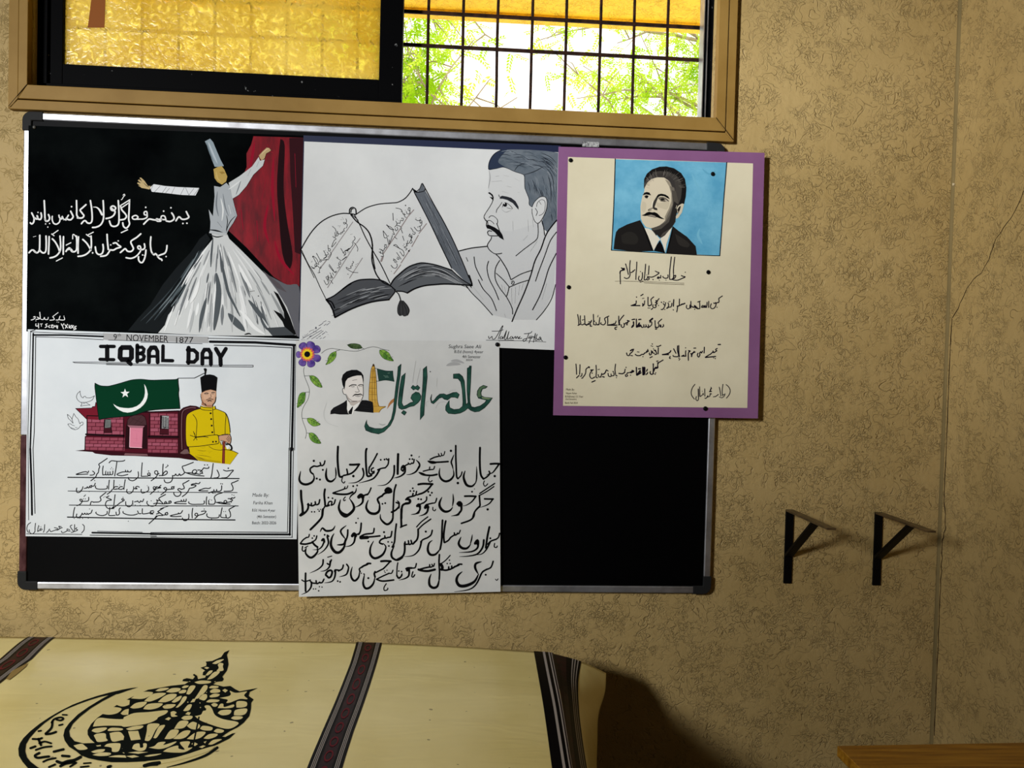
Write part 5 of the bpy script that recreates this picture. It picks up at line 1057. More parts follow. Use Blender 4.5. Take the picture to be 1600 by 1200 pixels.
k.pen(B, 24, '''
w26 1500,270 1496,400 1492,560; w28 e 1440,440 1435,560 1390,650 1310,715 1200,728; w24 1575,440 1540,490 1570,520; w24 e 1590,540 1530,590 1430,620;
w22 1360,340 1350,420 1310,470; w22 1310,470 1250,480 1200,500; w28 e 1230,490 1180,580 1110,640 930,690; w26 1245,355; w26 1300,350; w22 1325,340 1340,355;
w24 1195,265 1140,370 1085,460; w22 1140,470 1110,490 1120,530 1150,520; w24 1080,460 1075,540 1110,560 1150,540; w30 1042,195 1030,240 1030,380 1040,520 1055,590 1110,580; 
w26 e 985,480 1000,560 970,630 890,680 780,692;
w32 800,425 860,425 935,420; w26 935,420 880,500 820,550 760,570; w24 755,490 765,560 720,580; w32 628,165 622,330 632,480 650,590 690,600; w22 720,575 680,600; w36 850,590; w16 690,620 682,660 710,690 728,670;
w22 t 592,460 600,560 590,620; w36 t 600,610 540,665 480,650 455,580 465,475;
w32 280,370; w22 440,370 425,420 390,440 370,395; w24 375,435 330,450 285,445; w26 280,445 230,480 235,530 270,560; w36 t 270,550 285,620 250,680 170,710 100,690 70,630 90,520; w28 410,500; w30 322,625; w30 368,640;
w26 1465,715 1440,800 1430,920 1425,1050 1420,1200; w26 t 1480,940 1510,980 1500,1040; w28 1510,1030 1460,1080 1400,1110;
w50 1385,790 1350,770 1320,800 1350,820 1390,810; w30 1380,820 1300,840 1260,880; w30 1250,880 1200,920 1220,980; w40 t 1225,960 1225,1080 1170,1130 1090,1120 1040,1060 1040,1000 1065,935; w26 1270,990; w26 1310,980;
w22 1105,760 1080,820 1050,860; w26 1060,850 1000,870 960,890; w56 930,890 960,865 985,890; w34 e 985,880 985,960 940,1010 870,1040; w10 1080,895;
w28 848,735; w26 905,725; w24 t 895,760 880,820 820,870 790,920; w44 t 800,920 850,1000 855,1070 790,1140 740,1150 670,1110 640,1040 665,930; w16 735,890 710,920 715,945 735,935;
w16 770,730 755,765 715,775; w18 730,745 720,770; w20 720,775 650,800 560,830; w30 560,835 640,850 760,850 840,820; 
w26 490,900; w26 550,910; w22 590,930 570,990 530,1010; w22 530,1010 540,960 500,960 480,1010; w30 440,780 430,860 440,960 450,1020 500,1010; w22 450,1010 400,1090; w36 e 410,1070 400,1140 385,1200;
w24 365,930 350,990 310,1000 300,960; w24 300,1000 250,1020 245,980; w24 245,1015 190,1000; w30 200,990 195,1060 150,1120 90,1160; w22 250,1105; w22 290,1105; w18 340,1070; w18 375,1070; w22 358,1095; w34 95,800 100,920 115,1020 120,1110''')
k.crop(620, 800, 170, 1457)
k.pen(B, 20, '''
w28 60,-40 58,80 62,180; w22 50,205 90,185 130,172; w24 1040,0 1030,60 980,110 865,152; w22 e 840,0 820,40 730,52; w18 e 410,0 380,30 295,55; w18 e 300,0 280,20 200,30;
w20 1375,285 1360,340 1320,370; w22 1330,365 1260,390 1220,430; w24 e 1250,400 1200,500 1140,560 1060,575; w26 1252,352; w16 1310,420 1305,465 1335,475 1345,455; w28 1240,200 1220,290 1205,380 1192,480;
w28 e 1165,375 1150,470 1080,560 960,590 840,598; w40 1050,420 1080,380 1085,430; w28 e 1088,400 1080,480 1000,530 835,542;
w20 t 1012,300 1000,370 980,440; w36 t 990,430 940,485 870,480 828,420 860,335;
w18 850,245 830,290 810,280; w22 815,290 780,310 770,280; w22 775,305 735,330 715,345; w22 720,340 690,380 640,410; w26 655,120 640,200 628,320 635,405; w26 612,110 605,240 600,380 580,500; w34 t 585,490 520,565 450,570 415,510 430,420 475,380;
w28 388,262; w22 475,245 455,310 400,350; w22 410,345 350,370 320,400; w26 e 330,390 300,500 220,580 100,598; w18 415,65 330,130 265,200; w20 455,95 350,170 290,230; w26 285,230 285,310 270,370 230,410; w22 240,405 210,430 190,380; w22 200,420 165,435 155,385; w22 160,430 115,430 110,400; w28 105,420 105,520 80,590 0,640;
w22 1290,660 1260,740 1200,770; w24 1210,765 1150,800 1120,850; w24 e 1130,830 1060,970 960,1040 770,1068; w26 1190,840; w34 t 1135,665 1060,690 1050,750 1090,830; w44 t 1095,830 1040,930 930,985 840,985 800,920 820,850 875,800; w12 1320,900 1340,915 1355,895;
w24 870,700 830,700 800,725; w26 830,710 770,735; w24 780,730 740,755 735,725; w24 740,755 700,770 695,735; w26 700,770 650,780 600,770; w40 590,700 610,740 600,770; w16 715,580 650,650 580,700; w24 570,570 565,680 572,800 568,900; w36 t 570,890 545,990 490,1015 440,980 435,900 460,830; w20 675,690; w20 715,690; w20 705,645;
w18 505,690 490,730 470,700; w20 475,730 445,740 440,705; w24 445,735 370,750 300,770; w32 290,770 340,785 420,790 510,770;
w20 262,690 245,745 200,750; w28 200,750 150,750 125,760; w38 150,760 140,780; w28 e 165,760 160,850 110,890 30,912; w18 215,800 200,860 220,870 240,840; w20 25,790; w20 65,800; w20 70,830 50,870 10,880''')
k.crop(460, 800, 170, 1457)
k.pen(B, 20, '''
w30 380,-20 370,60 320,130 215,235; w28 120,0 75,45; w24 1440,-40 1432,90 1430,200;
w32 t 1150,30 1160,100 1240,165 1310,110 1325,0; w34 t 600,0 640,40 690,60 760,20; 
w24 1365,160 1350,280 1340,400 1310,470; w30 t 1340,450 1300,540 1310,610 1380,645 1457,610;
w22 1305,260 1290,330 1250,340; w22 1255,340 1220,350 1210,320; w24 1220,345 1160,370 1140,410 1180,430; w28 1200,270; w34 t 1190,420 1225,470 1190,560 1120,610 1060,615 1015,560 1020,470 1060,390; w22 1255,400; w22 1305,405; w24 1265,455;
w22 1068,220 1055,280 1000,290; w24 1010,290 940,300 880,330; w46 890,345 980,340; w24 960,335 1050,330 1145,320; w24 990,395;
w24 895,150 885,250 860,300; w24 870,290 810,310; w42 775,320 800,290 820,320; w28 e 815,310 800,400 750,450 670,465; w24 825,145; w18 852,85;
w26 t 695,180 625,240 630,290 690,370; w28 t 680,360 660,430 570,440; w24 715,240 710,320 685,390; w40 t 690,380 660,480 600,540 540,530 490,450 500,350 530,290;
w30 t 345,265 375,215 420,250 480,250 520,230 545,185; w24 405,305; w22 440,310 460,325; w26 e 440,330 455,420 400,510 310,572; w30 370,380 390,360 400,400; w24 e 400,390 370,460 320,500 245,505;
w22 265,320; w22 240,350; w20 300,320 285,370 240,400; w28 240,400 270,440 310,470; w32 t 300,460 310,530 250,600 200,605 150,550 160,480; 
w18 200,300 190,335 160,340; w20 165,340 120,370 80,420; w26 85,425 150,430 235,410; w14 180,455 140,480; w18 110,460 105,510 130,525 150,500;
w18 1385,680 1375,740 1370,860; w20 1375,850 1400,890 1440,850; w18 1400,790; w18 1435,795;
w30 1160,660 1220,655 1290,660; w22 1285,660 1230,720 1190,760; w16 1205,790; w16 1240,780; w16 1215,810; w22 1190,760 1130,790 1090,810; w26 1080,800 1070,830 1080,870; w32 t 1080,860 1060,950 1010,1010 950,1020 920,950 940,830; w28 990,885; 
w18 1320,780 1300,820 1260,820; w20 1270,820 1180,860 1100,900; w24 1100,900 1180,925 1330,910; w16 1230,960 1200,1010 1205,1050 1245,1040 1250,1020;
w26 1020,690 980,690 960,710; w26 980,700 930,720 900,740; w22 910,735 870,760 880,800; w30 t 875,780 860,870 810,920 770,890 755,820 775,735; w18 895,820; w18 930,830;
w22 700,700 725,740 715,790; w24 e 720,780 690,840 600,868; w22 655,710 640,760 590,790; w22 600,780 545,775 540,800; w26 e 550,790 540,870 500,930 400,950; w28 c 440,860 420,840 440,800 480,780 505,800 490,860 460,880; w24 580,925; w24 612,935;
w22 495,640 470,700 440,690; w26 e 480,660 470,730 420,780 350,795; w14 445,605 500,590; w24 e 385,640 375,710 310,770 205,818;
w22 395,900 370,945 330,945; w22 340,940 300,960 290,920; w22 295,955 240,950 215,930; w26 e 230,940 220,1010 170,1070 95,1105; w18 255,1030; w18 285,1030; w18 335,1000; w18 370,1005; w20 325,1055; w26 150,820 148,900 150,1060; w18 100,910 140,930 215,910''')
k.build('verse_lettering', o4, 'four lines of bold black calligraphy')
# ================================================================== poster: cream sheet on purple backing
p5 = plane3((873, 230, -0.0018), (1190, 238, -0.0054), (864, 649, -0.0020))
o5 = thing('poster', 'cream poster on purple backing with a blue portrait panel, overhanging the board\'s right edge', 'poster', p5.at(1024, 650))
sheet([(872.7, 229.2), (1194.7, 238.8), (1184.2, 653.8), (864.2, 648.8)], p5, blotchy('purple_chart_paper', (126, 82, 122), (138, 93, 134), 4, 0.6), o5, 'backing')
class Off(Plane): pass
p5b = Plane(p5.p + p5.n * 0.0006, p5.n)
sheet([(887.6, 245.2), (1176.7, 255.4), (1167.6, 637.4), (879.7, 634)], p5b, paper('cream_paper', (214, 204, 174), (226, 217, 188)), o5, thick=0.0003)
k = Ink(p5b).crop(940, 240, 200, 1500)
BL = blotchy('sky_blue_poster_paint', (88, 160, 194), (122, 188, 214), 16, 0.5, lo=0.35, hi=0.7)
k.fill(BL, '162,66 1465,106 1383,1196 112,1132')
k.pen((16, 18, 24), 12, '! 160,62 150,420 135,800 115,1132; ! 1467,104 1430,560 1385,1196; w9 ! 112,1132 600,1160 1120,1190 1383,1198')
k.pen((116, 182, 208), 30, 't 1150,880 1130,960 1180,1060; t 1130,420 1170,480 1150,540; w26 t 1060,240 1100,340 1160,440; w24 t 1340,680 1370,740; w22 t 1265,640 1250,740; w30 t 1050,170 1200,190'); k.pen((98, 166, 196), 24, 't 1180,180 1260,240 1340,200')
SK = (214, 202, 176)
k.fill((66, 62, 58), '495,400 500,300 530,235 590,185 680,155 760,150 850,172 930,230 975,300 992,400 985,500 965,590 930,660 880,700 860,800 830,850 800,930 690,990 600,900 560,860 700,800')
k.fill(SK, '505,400 530,345 580,300 650,278 730,280 790,320 820,400 835,480 830,560 800,650 770,720 750,780 700,830 640,860 575,876 520,860 480,810 460,760 455,620 465,560 480,490 498,450')
k.fill((150, 140, 122), '740,300 800,330 835,420 850,520 845,600 800,700 770,770 745,800 740,740 790,640 815,560 815,470 790,380'); k.fill((110, 103, 92), '800,380 850,400 870,540 850,680 790,800 700,850 590,880 680,840 745,790 770,720 830,600 830,480')
k.fill((204, 192, 166), '480,560 520,580 520,650 490,690 462,640', True); k.fill((200, 188, 162), '640,560 680,580 790,560 770,650 700,640 650,620', True)
k.fill((58, 54, 50), '640,510 660,480 690,472 660,520 640,570 620,630 650,640 655,665 620,660 598,640 596,600 610,560')
k.fill((24, 22, 22), '495,400 505,340 530,290 590,245 600,215 690,205 790,215 880,260 930,330 940,420 930,520 900,600 870,690 935,640 968,590 988,500 994,400 978,300 932,228 850,172 760,150 680,154 590,185 530,235 498,300')
k.fill((58, 54, 52), '510,390 530,300 600,245 700,235 780,250 850,320 870,420 850,400 800,330 740,282 650,276 580,298 535,340')
for i in range(70):
    a = math.pi * (1.02 + 0.93 * r_.random()); R0 = r_.uniform(150, 205); c0 = (735, 425)
    x0, y0 = c0[0] + R0 * 1.12 * math.cos(a), c0[1] + R0 * math.sin(a); x1, y1 = c0[0] + (R0 + 52) * 1.1 * math.cos(a + .06), c0[1] + (R0 + 52) * math.sin(a + .06)
    if y1 < 172: continue
    k.pen([(120, 114, 106), (150, 143, 134), (44, 41, 39), (92, 87, 80)][i % 4], 7, 't %f,%f %f,%f' % (x0, y0, x1, y1))
k.fill((80, 75, 68), '820,430 870,440 900,560 870,690 865,800 800,900 690,980 620,905 575,878 680,845 750,800 800,720 835,600')
k.fill((40, 37, 35), '850,560 900,600 880,690 860,800 830,850 800,880 720,930 680,985 600,905 700,880 790,800')
k.fill((206, 196, 172), '880,640 900,610 940,585 965,592 940,690 900,750 872,765 868,740 890,700'); k.fill((40, 37, 35), '885,660 905,625 930,610 915,670 885,720 895,680')
k.pen((206, 196, 172), 6, '905,690 925,650 930,610; 870,640 880,610')
k.fill((14, 13, 13), '480,488 500,458 530,450 560,458 578,488 550,484 520,478 500,484'); k.fill((14, 13, 13), '640,506 665,478 700,470 745,480 780,502 798,534 770,522 730,500 690,496 660,510')
k.fill((52, 48, 44), '500,500 520,488 545,494 555,515 530,524 510,518', True); k.fill((20, 18, 18), '515,495 532,490 548,500 540,516 520,514', True); k.fill((226, 218, 198), '550,500 565,510 555,524 540,522')
k.fill((120, 110, 96), '660,520 700,510 760,530 790,560 740,560 690,552', True); k.fill((30, 28, 26), '690,530 720,522 735,538 715,552 692,545', True); k.pen((60, 55, 50), 6, '668,520 710,512 750,524 780,550; 690,556 740,562'); k.pen((226, 218, 198), 7, '745,545 770,560')
k.pen((70, 64, 56), 7, '600,640 560,650 545,665; 545,668 580,660'); k.pen((240, 232, 210), 10, '600,560 590,620')
k.fill((12, 11, 11), '468,724 500,712 530,690 560,682 590,690 620,686 650,700 690,740 740,770 700,766 650,748 610,728 580,722 550,724 510,732')
k.fill((150, 140, 126), '540,724 580,716 620,728 640,742 590,740'); k.fill((240, 232, 214), '555,738 600,742 625,746 590,752'); k.pen((70, 64, 58), 6, '540,730 590,742 640,746')
k.fill((30, 28, 27), '450,780 300,830 200,880 168,920 152,1000 140,1120 400,1150 610,1142 560,1030 520,930 500,870'); k.fill((40, 38, 35), '230,960 300,920 380,930 430,1000 400,1060 300,1060 240,1040', True)
k.fill((30, 28, 27), '832,850 900,905 1000,975 1060,1040 1100,1085 1116,1190 900,1180 755,1165 780,1060 812,930'); k.fill((46, 43, 40), '860,940 960,1000 1030,1060 1000,1100 900,1060', True)
k.fill((226, 219, 200), '502,872 550,878 590,900 640,950 672,990 690,1010 670,1020 640,1080 608,1138 580,1060 540,960'); k.fill((226, 219, 200), '822,868 800,940 760,1060 744,1160 720,1080 690,1010 692,992 740,960 790,900')
k.fill((12, 11, 12), '682,1018 712,1075 742,1165 612,1142 640,1080'); k.fill((14, 13, 13), '450,780 500,868 545,970 608,1142 585,1140 530,1000 490,880'); k.fill((14, 13, 13), '835,850 815,930 780,1060 755,1165 768,1165 800,1060 830,940')
k.pen((50, 46, 44), 8, '590,895 620,930 640,960; 600,900 640,950')
k.build('drawn_portrait', o5, 'portrait of a moustached man on sky blue')
k = Ink(p5b, base=0.0004).crop(960, 400, 120)
I5 = (26, 20, 30)
k.pen(I5, 21, '''
1475,338; 1395,408 1430,425 1475,435 1430,460 1380,480 1310,505 1240,500 1200,480 1240,470 1270,440 1275,405 1250,410 1230,440 1215,480; 1255,25 1240,160 1228,300 1232,440 1215,485 1150,485; 1185,20 1165,180 1150,330 1148,470;
1115,395 1112,450 1060,465 1010,440 1012,425; w18 1075,505; 965,405 960,460 930,440 900,440 925,470 890,460; w18 935,505;
850,315 890,335 930,352 870,400 800,435 760,440 720,435; w24 803,492; 715,430 690,430 690,455 720,460 715,490 680,500; 720,205 715,290 708,385; 650,170 640,290 630,400 620,495 660,490 680,470; w18 675,395; 580,345 582,430 560,500 520,510 500,470 515,420; w20 543,325; w18 535,545 595,522;
465,125 460,260 450,380 446,490; 425,285 390,320 385,310; 390,325 350,345 345,340; 330,95 318,200 318,320 325,390 300,450 250,470 205,450; 232,165 260,260 290,385; w40 175,275 200,265; w26 145,250 210,285 130,310 115,360; 118,340 120,460 125,580''')
k.pen((110, 100, 80), 9, '200,522 600,535 1000,550 1450,568; 620,560 1000,580 1450,598; w6 10,525 200,520')
k.crop(980, 455, 150)
k.pen(I5, 17, '''
1585,80 1540,110 1525,125 1530,170 1520,190; 1518,185 1490,195 1470,190; 1470,190 1455,205 1440,195; 1480,200 1475,240 1450,280 1410,290 1385,260 1400,210; w19 1495,268; 1358,170 1355,270; 1330,185 1325,245 1290,255 1300,235; 1290,255 1240,270 1250,240 1280,245; w24 1245,265 1320,265;
1205,170 1210,280 1195,290 1160,290 1165,270; 1160,285 1130,270 1120,245; 1175,180 1215,165; w22 1120,240 1150,265 1090,265; 1085,260 1075,250; 1060,170 1060,280; 1045,230 1040,280 1010,295 985,270 990,235; w20 1125,300; w24 1180,290;
960,200 930,220; w20 960,205 900,220; 910,225 880,235 870,225; 870,130 868,200 870,240; 865,240 830,250 838,270 825,345; w20 840,255 860,245; w20 775,140 768,250; w20 768,312; 745,200 735,250 715,265 680,265; w16 695,175; w16 715,170; 680,195 690,240 665,285; w22 660,285 690,265; 640,190 625,250 595,300 565,305; w17 625,305; w22 570,185; w20 610,178; 600,205 615,230;
530,125 490,170 480,185; w24 500,170 480,160; 480,190 490,220 460,230; w20 470,190 500,200; 470,225 480,260 450,275 425,255 430,225; w18 520,238; 440,95 400,130 395,150 405,200 400,230; w20 400,230 370,240; 345,100 345,200 350,240 370,245; w18 350,280; w18 375,282; w17 400,305 425,285; w17 225,75 265,50; w16 255,120; w16 275,118; 290,160 285,215; 285,215 260,225 258,205; w22 255,245 275,230; w20 155,98; 150,160 145,210 120,235; 80,235 130,215; w19 65,240 210,240;
575,465 535,500 515,530 530,560 515,600 485,610; w16 490,600 465,595; 462,490 465,560 470,610; w20 470,632 490,630; 600,555 605,580 580,600; 555,560 545,590 560,595 560,565; w30 375,495 420,455; 375,520 405,510 405,560 380,585 345,610; w17 350,560 355,590 325,595; w17 310,560 315,585 290,600; 275,560 275,590 245,605 235,580;
w18 195,470 225,468; 150,465 152,600; w22 200,530 165,590 215,560; w18 160,600 210,580; w18 95,470 120,465; 100,510 105,580; w24 75,600 100,580''')
k.crop(895, 485, 150)
k.pen(I5, 17, '''
80,70 95,160 100,245; 125,90 122,170 130,220 85,250; 130,230 160,240 185,225; w18 160,160; w16 180,155; 195,90 200,180 200,225; w22 200,230 225,240; w18 225,250 265,215; 235,240 280,225 300,185; 310,165 300,195 265,190; w18 295,235 290,262 315,262; 342,65 345,160 345,235; 345,235 390,240 385,200; w20 360,180; w17 415,105; w15 420,85; 450,120 440,190 435,235 405,240 440,225; 
600,95 540,125 530,145 545,200 515,240 465,225 470,205; 580,120 582,180 580,225; w20 575,245 690,248 735,245; w18 575,245 640,235 690,225; w19 715,195 700,225 680,220; w18 720,180; w17 735,275 700,290 710,318 725,312; 850,80 800,140 775,185 780,215; 765,95 765,180 770,235; w22 765,240 785,235; 
920,180 900,230 895,240; w22 910,170 940,180; w20 880,210 920,200; w19 905,240; 885,210 860,230 850,215; 855,235 855,265 830,285 805,265 810,240; w18 985,155 1030,150; 1015,190 1015,240; w24 985,280 1000,250; 1060,145 1060,220 1060,275; w18 1095,155 1135,150; w22 1110,210 1090,260 1130,250; w20 1060,275 1125,265''')
k.crop(970, 530, 160)
k.pen(I5, 17, '''
w20 1520,85 1555,82; w17 1505,145 1480,160 1495,180; w18 1500,180 1450,210 1440,185; 1445,195 1420,215 1400,235; 1400,235 1370,250 1320,280; w19 1320,285 1480,270; w18 1475,302; w16 1450,292; 1305,125 1300,215; 1275,185 1260,215 1245,195; 1245,205 1230,215 1235,245 1215,280 1195,250 1205,220; w17 1140,140 1170,138; 1160,200 1135,210 1145,190; w22 1130,210 1110,235 1105,270; w22 1095,225 1110,240; w22 1080,185 1060,180; 1080,190 1055,220 1055,330;
1015,180 1010,215 1015,265; 950,265 1015,265; w17 1010,135; w18 950,265 985,250; 905,100 905,200 915,275; 885,105 885,180 900,265 830,270 815,255; 825,150 860,220; w17 905,295; w17 920,310; w16 910,325; w20 780,180 760,210 710,230 650,240; w18 650,242 745,240; w17 770,270 760,295 775,300; 
625,95 580,115 560,110; 585,135 582,230; 540,170 550,200 560,230 530,240; w18 530,175; 520,170 545,190; w16 510,150; 525,220 500,215 495,190; 500,215 480,200 475,180; 475,210 475,235 450,245 445,215; w18 490,75; w16 475,105; w16 495,112; w17 455,290 490,272; 
420,160 410,200 370,215; w20 400,190 430,185; 375,215 350,240; w17 345,272; 350,235 320,240 300,255 250,255 225,235; w17 280,200; w16 260,198; 200,155 180,195 150,220; w22 180,160 150,180; 145,220 130,255 100,250 90,215; w18 160,255; w18 180,258;
660,325 600,360 570,370; w17 560,345 580,340; 590,365 575,400 580,440; 580,440 560,455 545,435; w22 545,440 520,470; 525,470 515,500; 508,385 505,470 500,540 475,550 455,530 460,505; w20 535,545; w17 545,525; w19 410,480 400,500; w17 405,545 420,520; w16 415,470; 375,440 375,540; 350,450 365,545; 240,440 245,555; w18 275,465 305,462; w22 300,490 260,545; w22 250,555 290,540''')
k.crop(890, 560, 150)
k.pen(I5, 17, '''
105,95 112,180 115,265; 172,105 170,180 165,265; w18 155,285 115,325; 205,250 200,290 180,300; w16 200,330; 330,140 285,165 270,190; w20 315,140 330,155; 270,190 260,260 210,330; 395,190 345,195 375,205; 375,205 345,240 335,290 365,335 420,310; w20 375,245; w19 370,395 425,370; 440,115 445,220 440,310 465,320; w17 475,185; w16 495,182; 
640,210 620,195; w20 610,195 590,240 570,260; 570,255 545,270 535,250; 530,265 520,300 490,310 475,270; w22 550,305 575,310; w20 520,310; w17 640,250 650,295 690,300 690,260; w22 725,220; 735,240 740,280 710,290; 765,95 755,190 770,280 790,290; w16 780,320; 925,180 915,230; w20 920,230 880,255 820,250; w20 940,150; 1060,205 1000,235 960,240; w20 1040,200 1070,215 1020,240; w18 1015,280; 960,245 950,270; 965,280 960,295 935,300 930,270; 1115,150 1115,280; w18 1150,172 1180,170; w24 1180,215 1115,270; w20 1190,240 1125,280; w30 1220,150 1225,270; w26 1245,150 1240,270; w18 1290,190; w18 1295,255 1270,270;
1390,90 1395,180 1390,250 1360,265 1340,240; 1460,140 1440,165 1420,170; w18 1425,265; w17 1400,255''')
k.crop(1070, 595, 80)
k.pen(I5, 26, '''1290,120 1360,180 1410,270 1415,350 1380,440 1300,540; 315,110 240,210 200,330 205,430 240,500 300,575; 
1190,110 1175,220 1165,350 1180,470; 1075,200 1100,320 1125,475; 1255,405 1235,440 1200,430; w22 1250,440 1220,490 1150,530 1075,500; 1040,430 1000,460 960,490; w24 1020,440 1050,425; 960,490 890,500; 815,200 835,245; w36 810,250 790,330 770,335; w30 790,340 835,330; w30 830,410 790,400; 790,400 780,470 740,500; 715,460 720,500 690,510; 690,520 650,550 625,540; w30 700,490 740,500; 620,250 620,360 625,480; w24 545,325; w30 570,390 570,420; w24 580,430 530,450 490,490; 460,190 465,330 470,490; w36 420,260 425,380 425,500; 425,500 420,590 380,620 345,570 360,490''')
k.split(o5, lambda x, y: ('heading_line', 0) if y < 452 else ('verse_line', 1) if y < (487 if x > 985 else 480) and not (x < 1040 and y > 497) and y < 489.5 else ('verse_line', 2) if y < 525 else ('verse_line', 3) if y < 562 and not (x < 1037 and x > 1010 and y > 558) else ('signature', 5) if x > 1075 else ('verse_line', 4))
k = Ink(p5b, base=0.0004).crop(870, 600, 60)
for t, x, y, h, w in (('Made By:', 375, 265, 85, .8), ('Nayyer Rehan', 375, 415, 72, .78), ('B.Ed(hons) 2.5 Year', 340, 555, 82, .80), ('(2nd Semester)', 350, 660, 68, .78), ('Batch Fall 2024', 330, 820, 78, .78)):
    k.text((70, 60, 48), t, x, y, h, 0.8, 0.1, sx=w)
k.build('credit_lettering', o5)
# ================================================================== crest printed on the vinyl sheet
pz = Plane(Vector((0, 0, ZT_ + 0.0008)), Vector((0, 0, 1)))
EK = (12, 18, 14); k = Ink(pz, base=0.0004).crop(20, 1060, 220)
SHC = (-115, 1060)
k.fill(EK, '1425,102 1340,112 1240,130 1100,162 960,200 820,246 680,300 540,370 420,440 300,520 200,600 120,680 80,740 62,800 68,880 110,950 170,1020 280,1090 420,1130 600,1160 560,1110 400,1070 280,1010 200,950 160,900 140,830 150,750 190,680 260,600 360,510 470,430 600,355 740,296 880,246 1000,210 1100,190 1200,178 1300,142')
k.fill(EK, '1130,170 1000,240 860,325 740,410 640,510 590,580 574,650 590,710 640,780 720,830 780,880 860,910 980,935 1120,955 1300,955 1500,945 1600,925 1660,890 1640,850 1560,600 1600,360 1620,120 1540,130 1420,180 1300,240 1180,305 1060,380 960,450 890,520 850,590 850,640 880,690 930,735 800,740 700,715 650,660 640,600 680,520 760,440 880,345 1020,260 1180,178')
CR = mv
def cells(dat):
    k.up()
    for st in dat.replace('\n', ' ').split(';'):
        q = [tuple(map(float, t.split(','))) for t in st.split()]
        if len(q) > 2: k.fill(CR, q, len(q) > 4, up=False)
cells('''1345,225 1400,190 1500,160 1580,150 1585,175 1520,215 1440,240 1380,240; 1490,245 1600,190 1640,200 1600,262; 1172,300 1230,265 1290,245 1360,258 1365,275 1300,310 1240,322; 1335,335 1400,285 1440,270 1515,275 1480,320 1420,345; 1475,355 1520,310 1600,285 1660,300 1600,360;
1015,405 1060,360 1130,328 1235,345 1190,395 1100,415; 1225,400 1270,360 1330,350 1400,375 1360,405 1260,418;
910,550 940,480 990,450 1100,460 1250,465 1400,435 1520,395 1640,380 1640,480 1500,510 1380,535 1300,545 1180,540 1050,540; 895,600 930,572 1060,560 1050,590 960,620; 1085,580 1130,562 1240,570 1235,592 1090,600; 1295,580 1380,555 1480,540 1470,560 1380,585; 920,650 960,630 1050,628 1060,680 1075,710 970,725 940,690; 1100,625 1160,612 1230,618 1275,690 1230,705 1130,718; 1310,610 1380,598 1450,600 1445,700 1330,715; 1520,560 1560,520 1640,515 1600,600 1560,690 1490,712;
690,765 780,745 820,770 850,800 800,815 740,810; 945,765 1000,758 1000,772 960,776; 1040,775 1080,745 1200,738 1225,760 1200,830 1130,835 1120,790; 1270,745 1325,738 1310,750; 1240,800 1275,785 1260,805; 1350,780 1380,748 1440,740 1430,790 1480,790 1480,745 1525,750 1510,815 1440,828 1360,810; 890,835 960,812 1045,808 1020,838 930,850; 905,872 1000,845 1110,850 1090,878 980,885; 1245,845 1400,832 1540,830 1460,852 1300,862; 1085,895 1200,875 1440,890 1380,905 1200,900; 1490,885 1600,865 1660,868 1600,890''')
k.pen(EK, 26, '''w18 565,415 615,418; w22 440,505 470,465 540,445 575,460 540,480 495,470; w26 450,490 440,560 395,610 370,635 430,630 490,610; w20 525,535 565,525; w20 290,602 320,596; w24 225,690 290,692 330,680; w28 290,690 320,760; w22 300,740 360,720 435,740; w26 200,795 255,775; w22 260,815 350,785 440,775; w28 465,835 575,808; w28 300,850 250,880 280,905 360,895 410,890; w22 345,950 400,925 485,908; w30 560,882 640,888; w34 500,945 560,965 620,945 700,930 770,895; w24 410,1010 480,980; w30 540,1000 600,970 700,955; w22 650,1005 720,960; w18 805,968 885,962; w20 770,1010 860,1000; w34 1080,1010 1110,1000; w30 1500,1000 1560,985 1640,980; w30 940,1060 1000,1080; w30 1240,1060 1330,1050''')
k.crop(200, 1010, 220, 1389)
k.up()
k.fill(EK, '20,510 200,430 420,390 560,375 600,350 535,345 545,325 580,315 640,325 660,300 640,285 650,272 680,290 690,325 760,310 770,290 735,285 740,255 760,240 715,212 770,195 775,170 765,152 830,145 920,105 950,60 1000,38 975,85 985,130 992,180 975,240 930,300 945,325 930,345 870,352 840,375 890,385 940,398 1010,392 1060,425 1100,445 1180,430 1280,412 1200,450 1190,490 1238,525 1215,555 1212,620 1195,690 1140,755 1080,800 1000,840 940,880 1060,855 1000,910 900,960 760,1020 600,1070 400,1110 200,1130 0,1140 -60,1000 0,700')
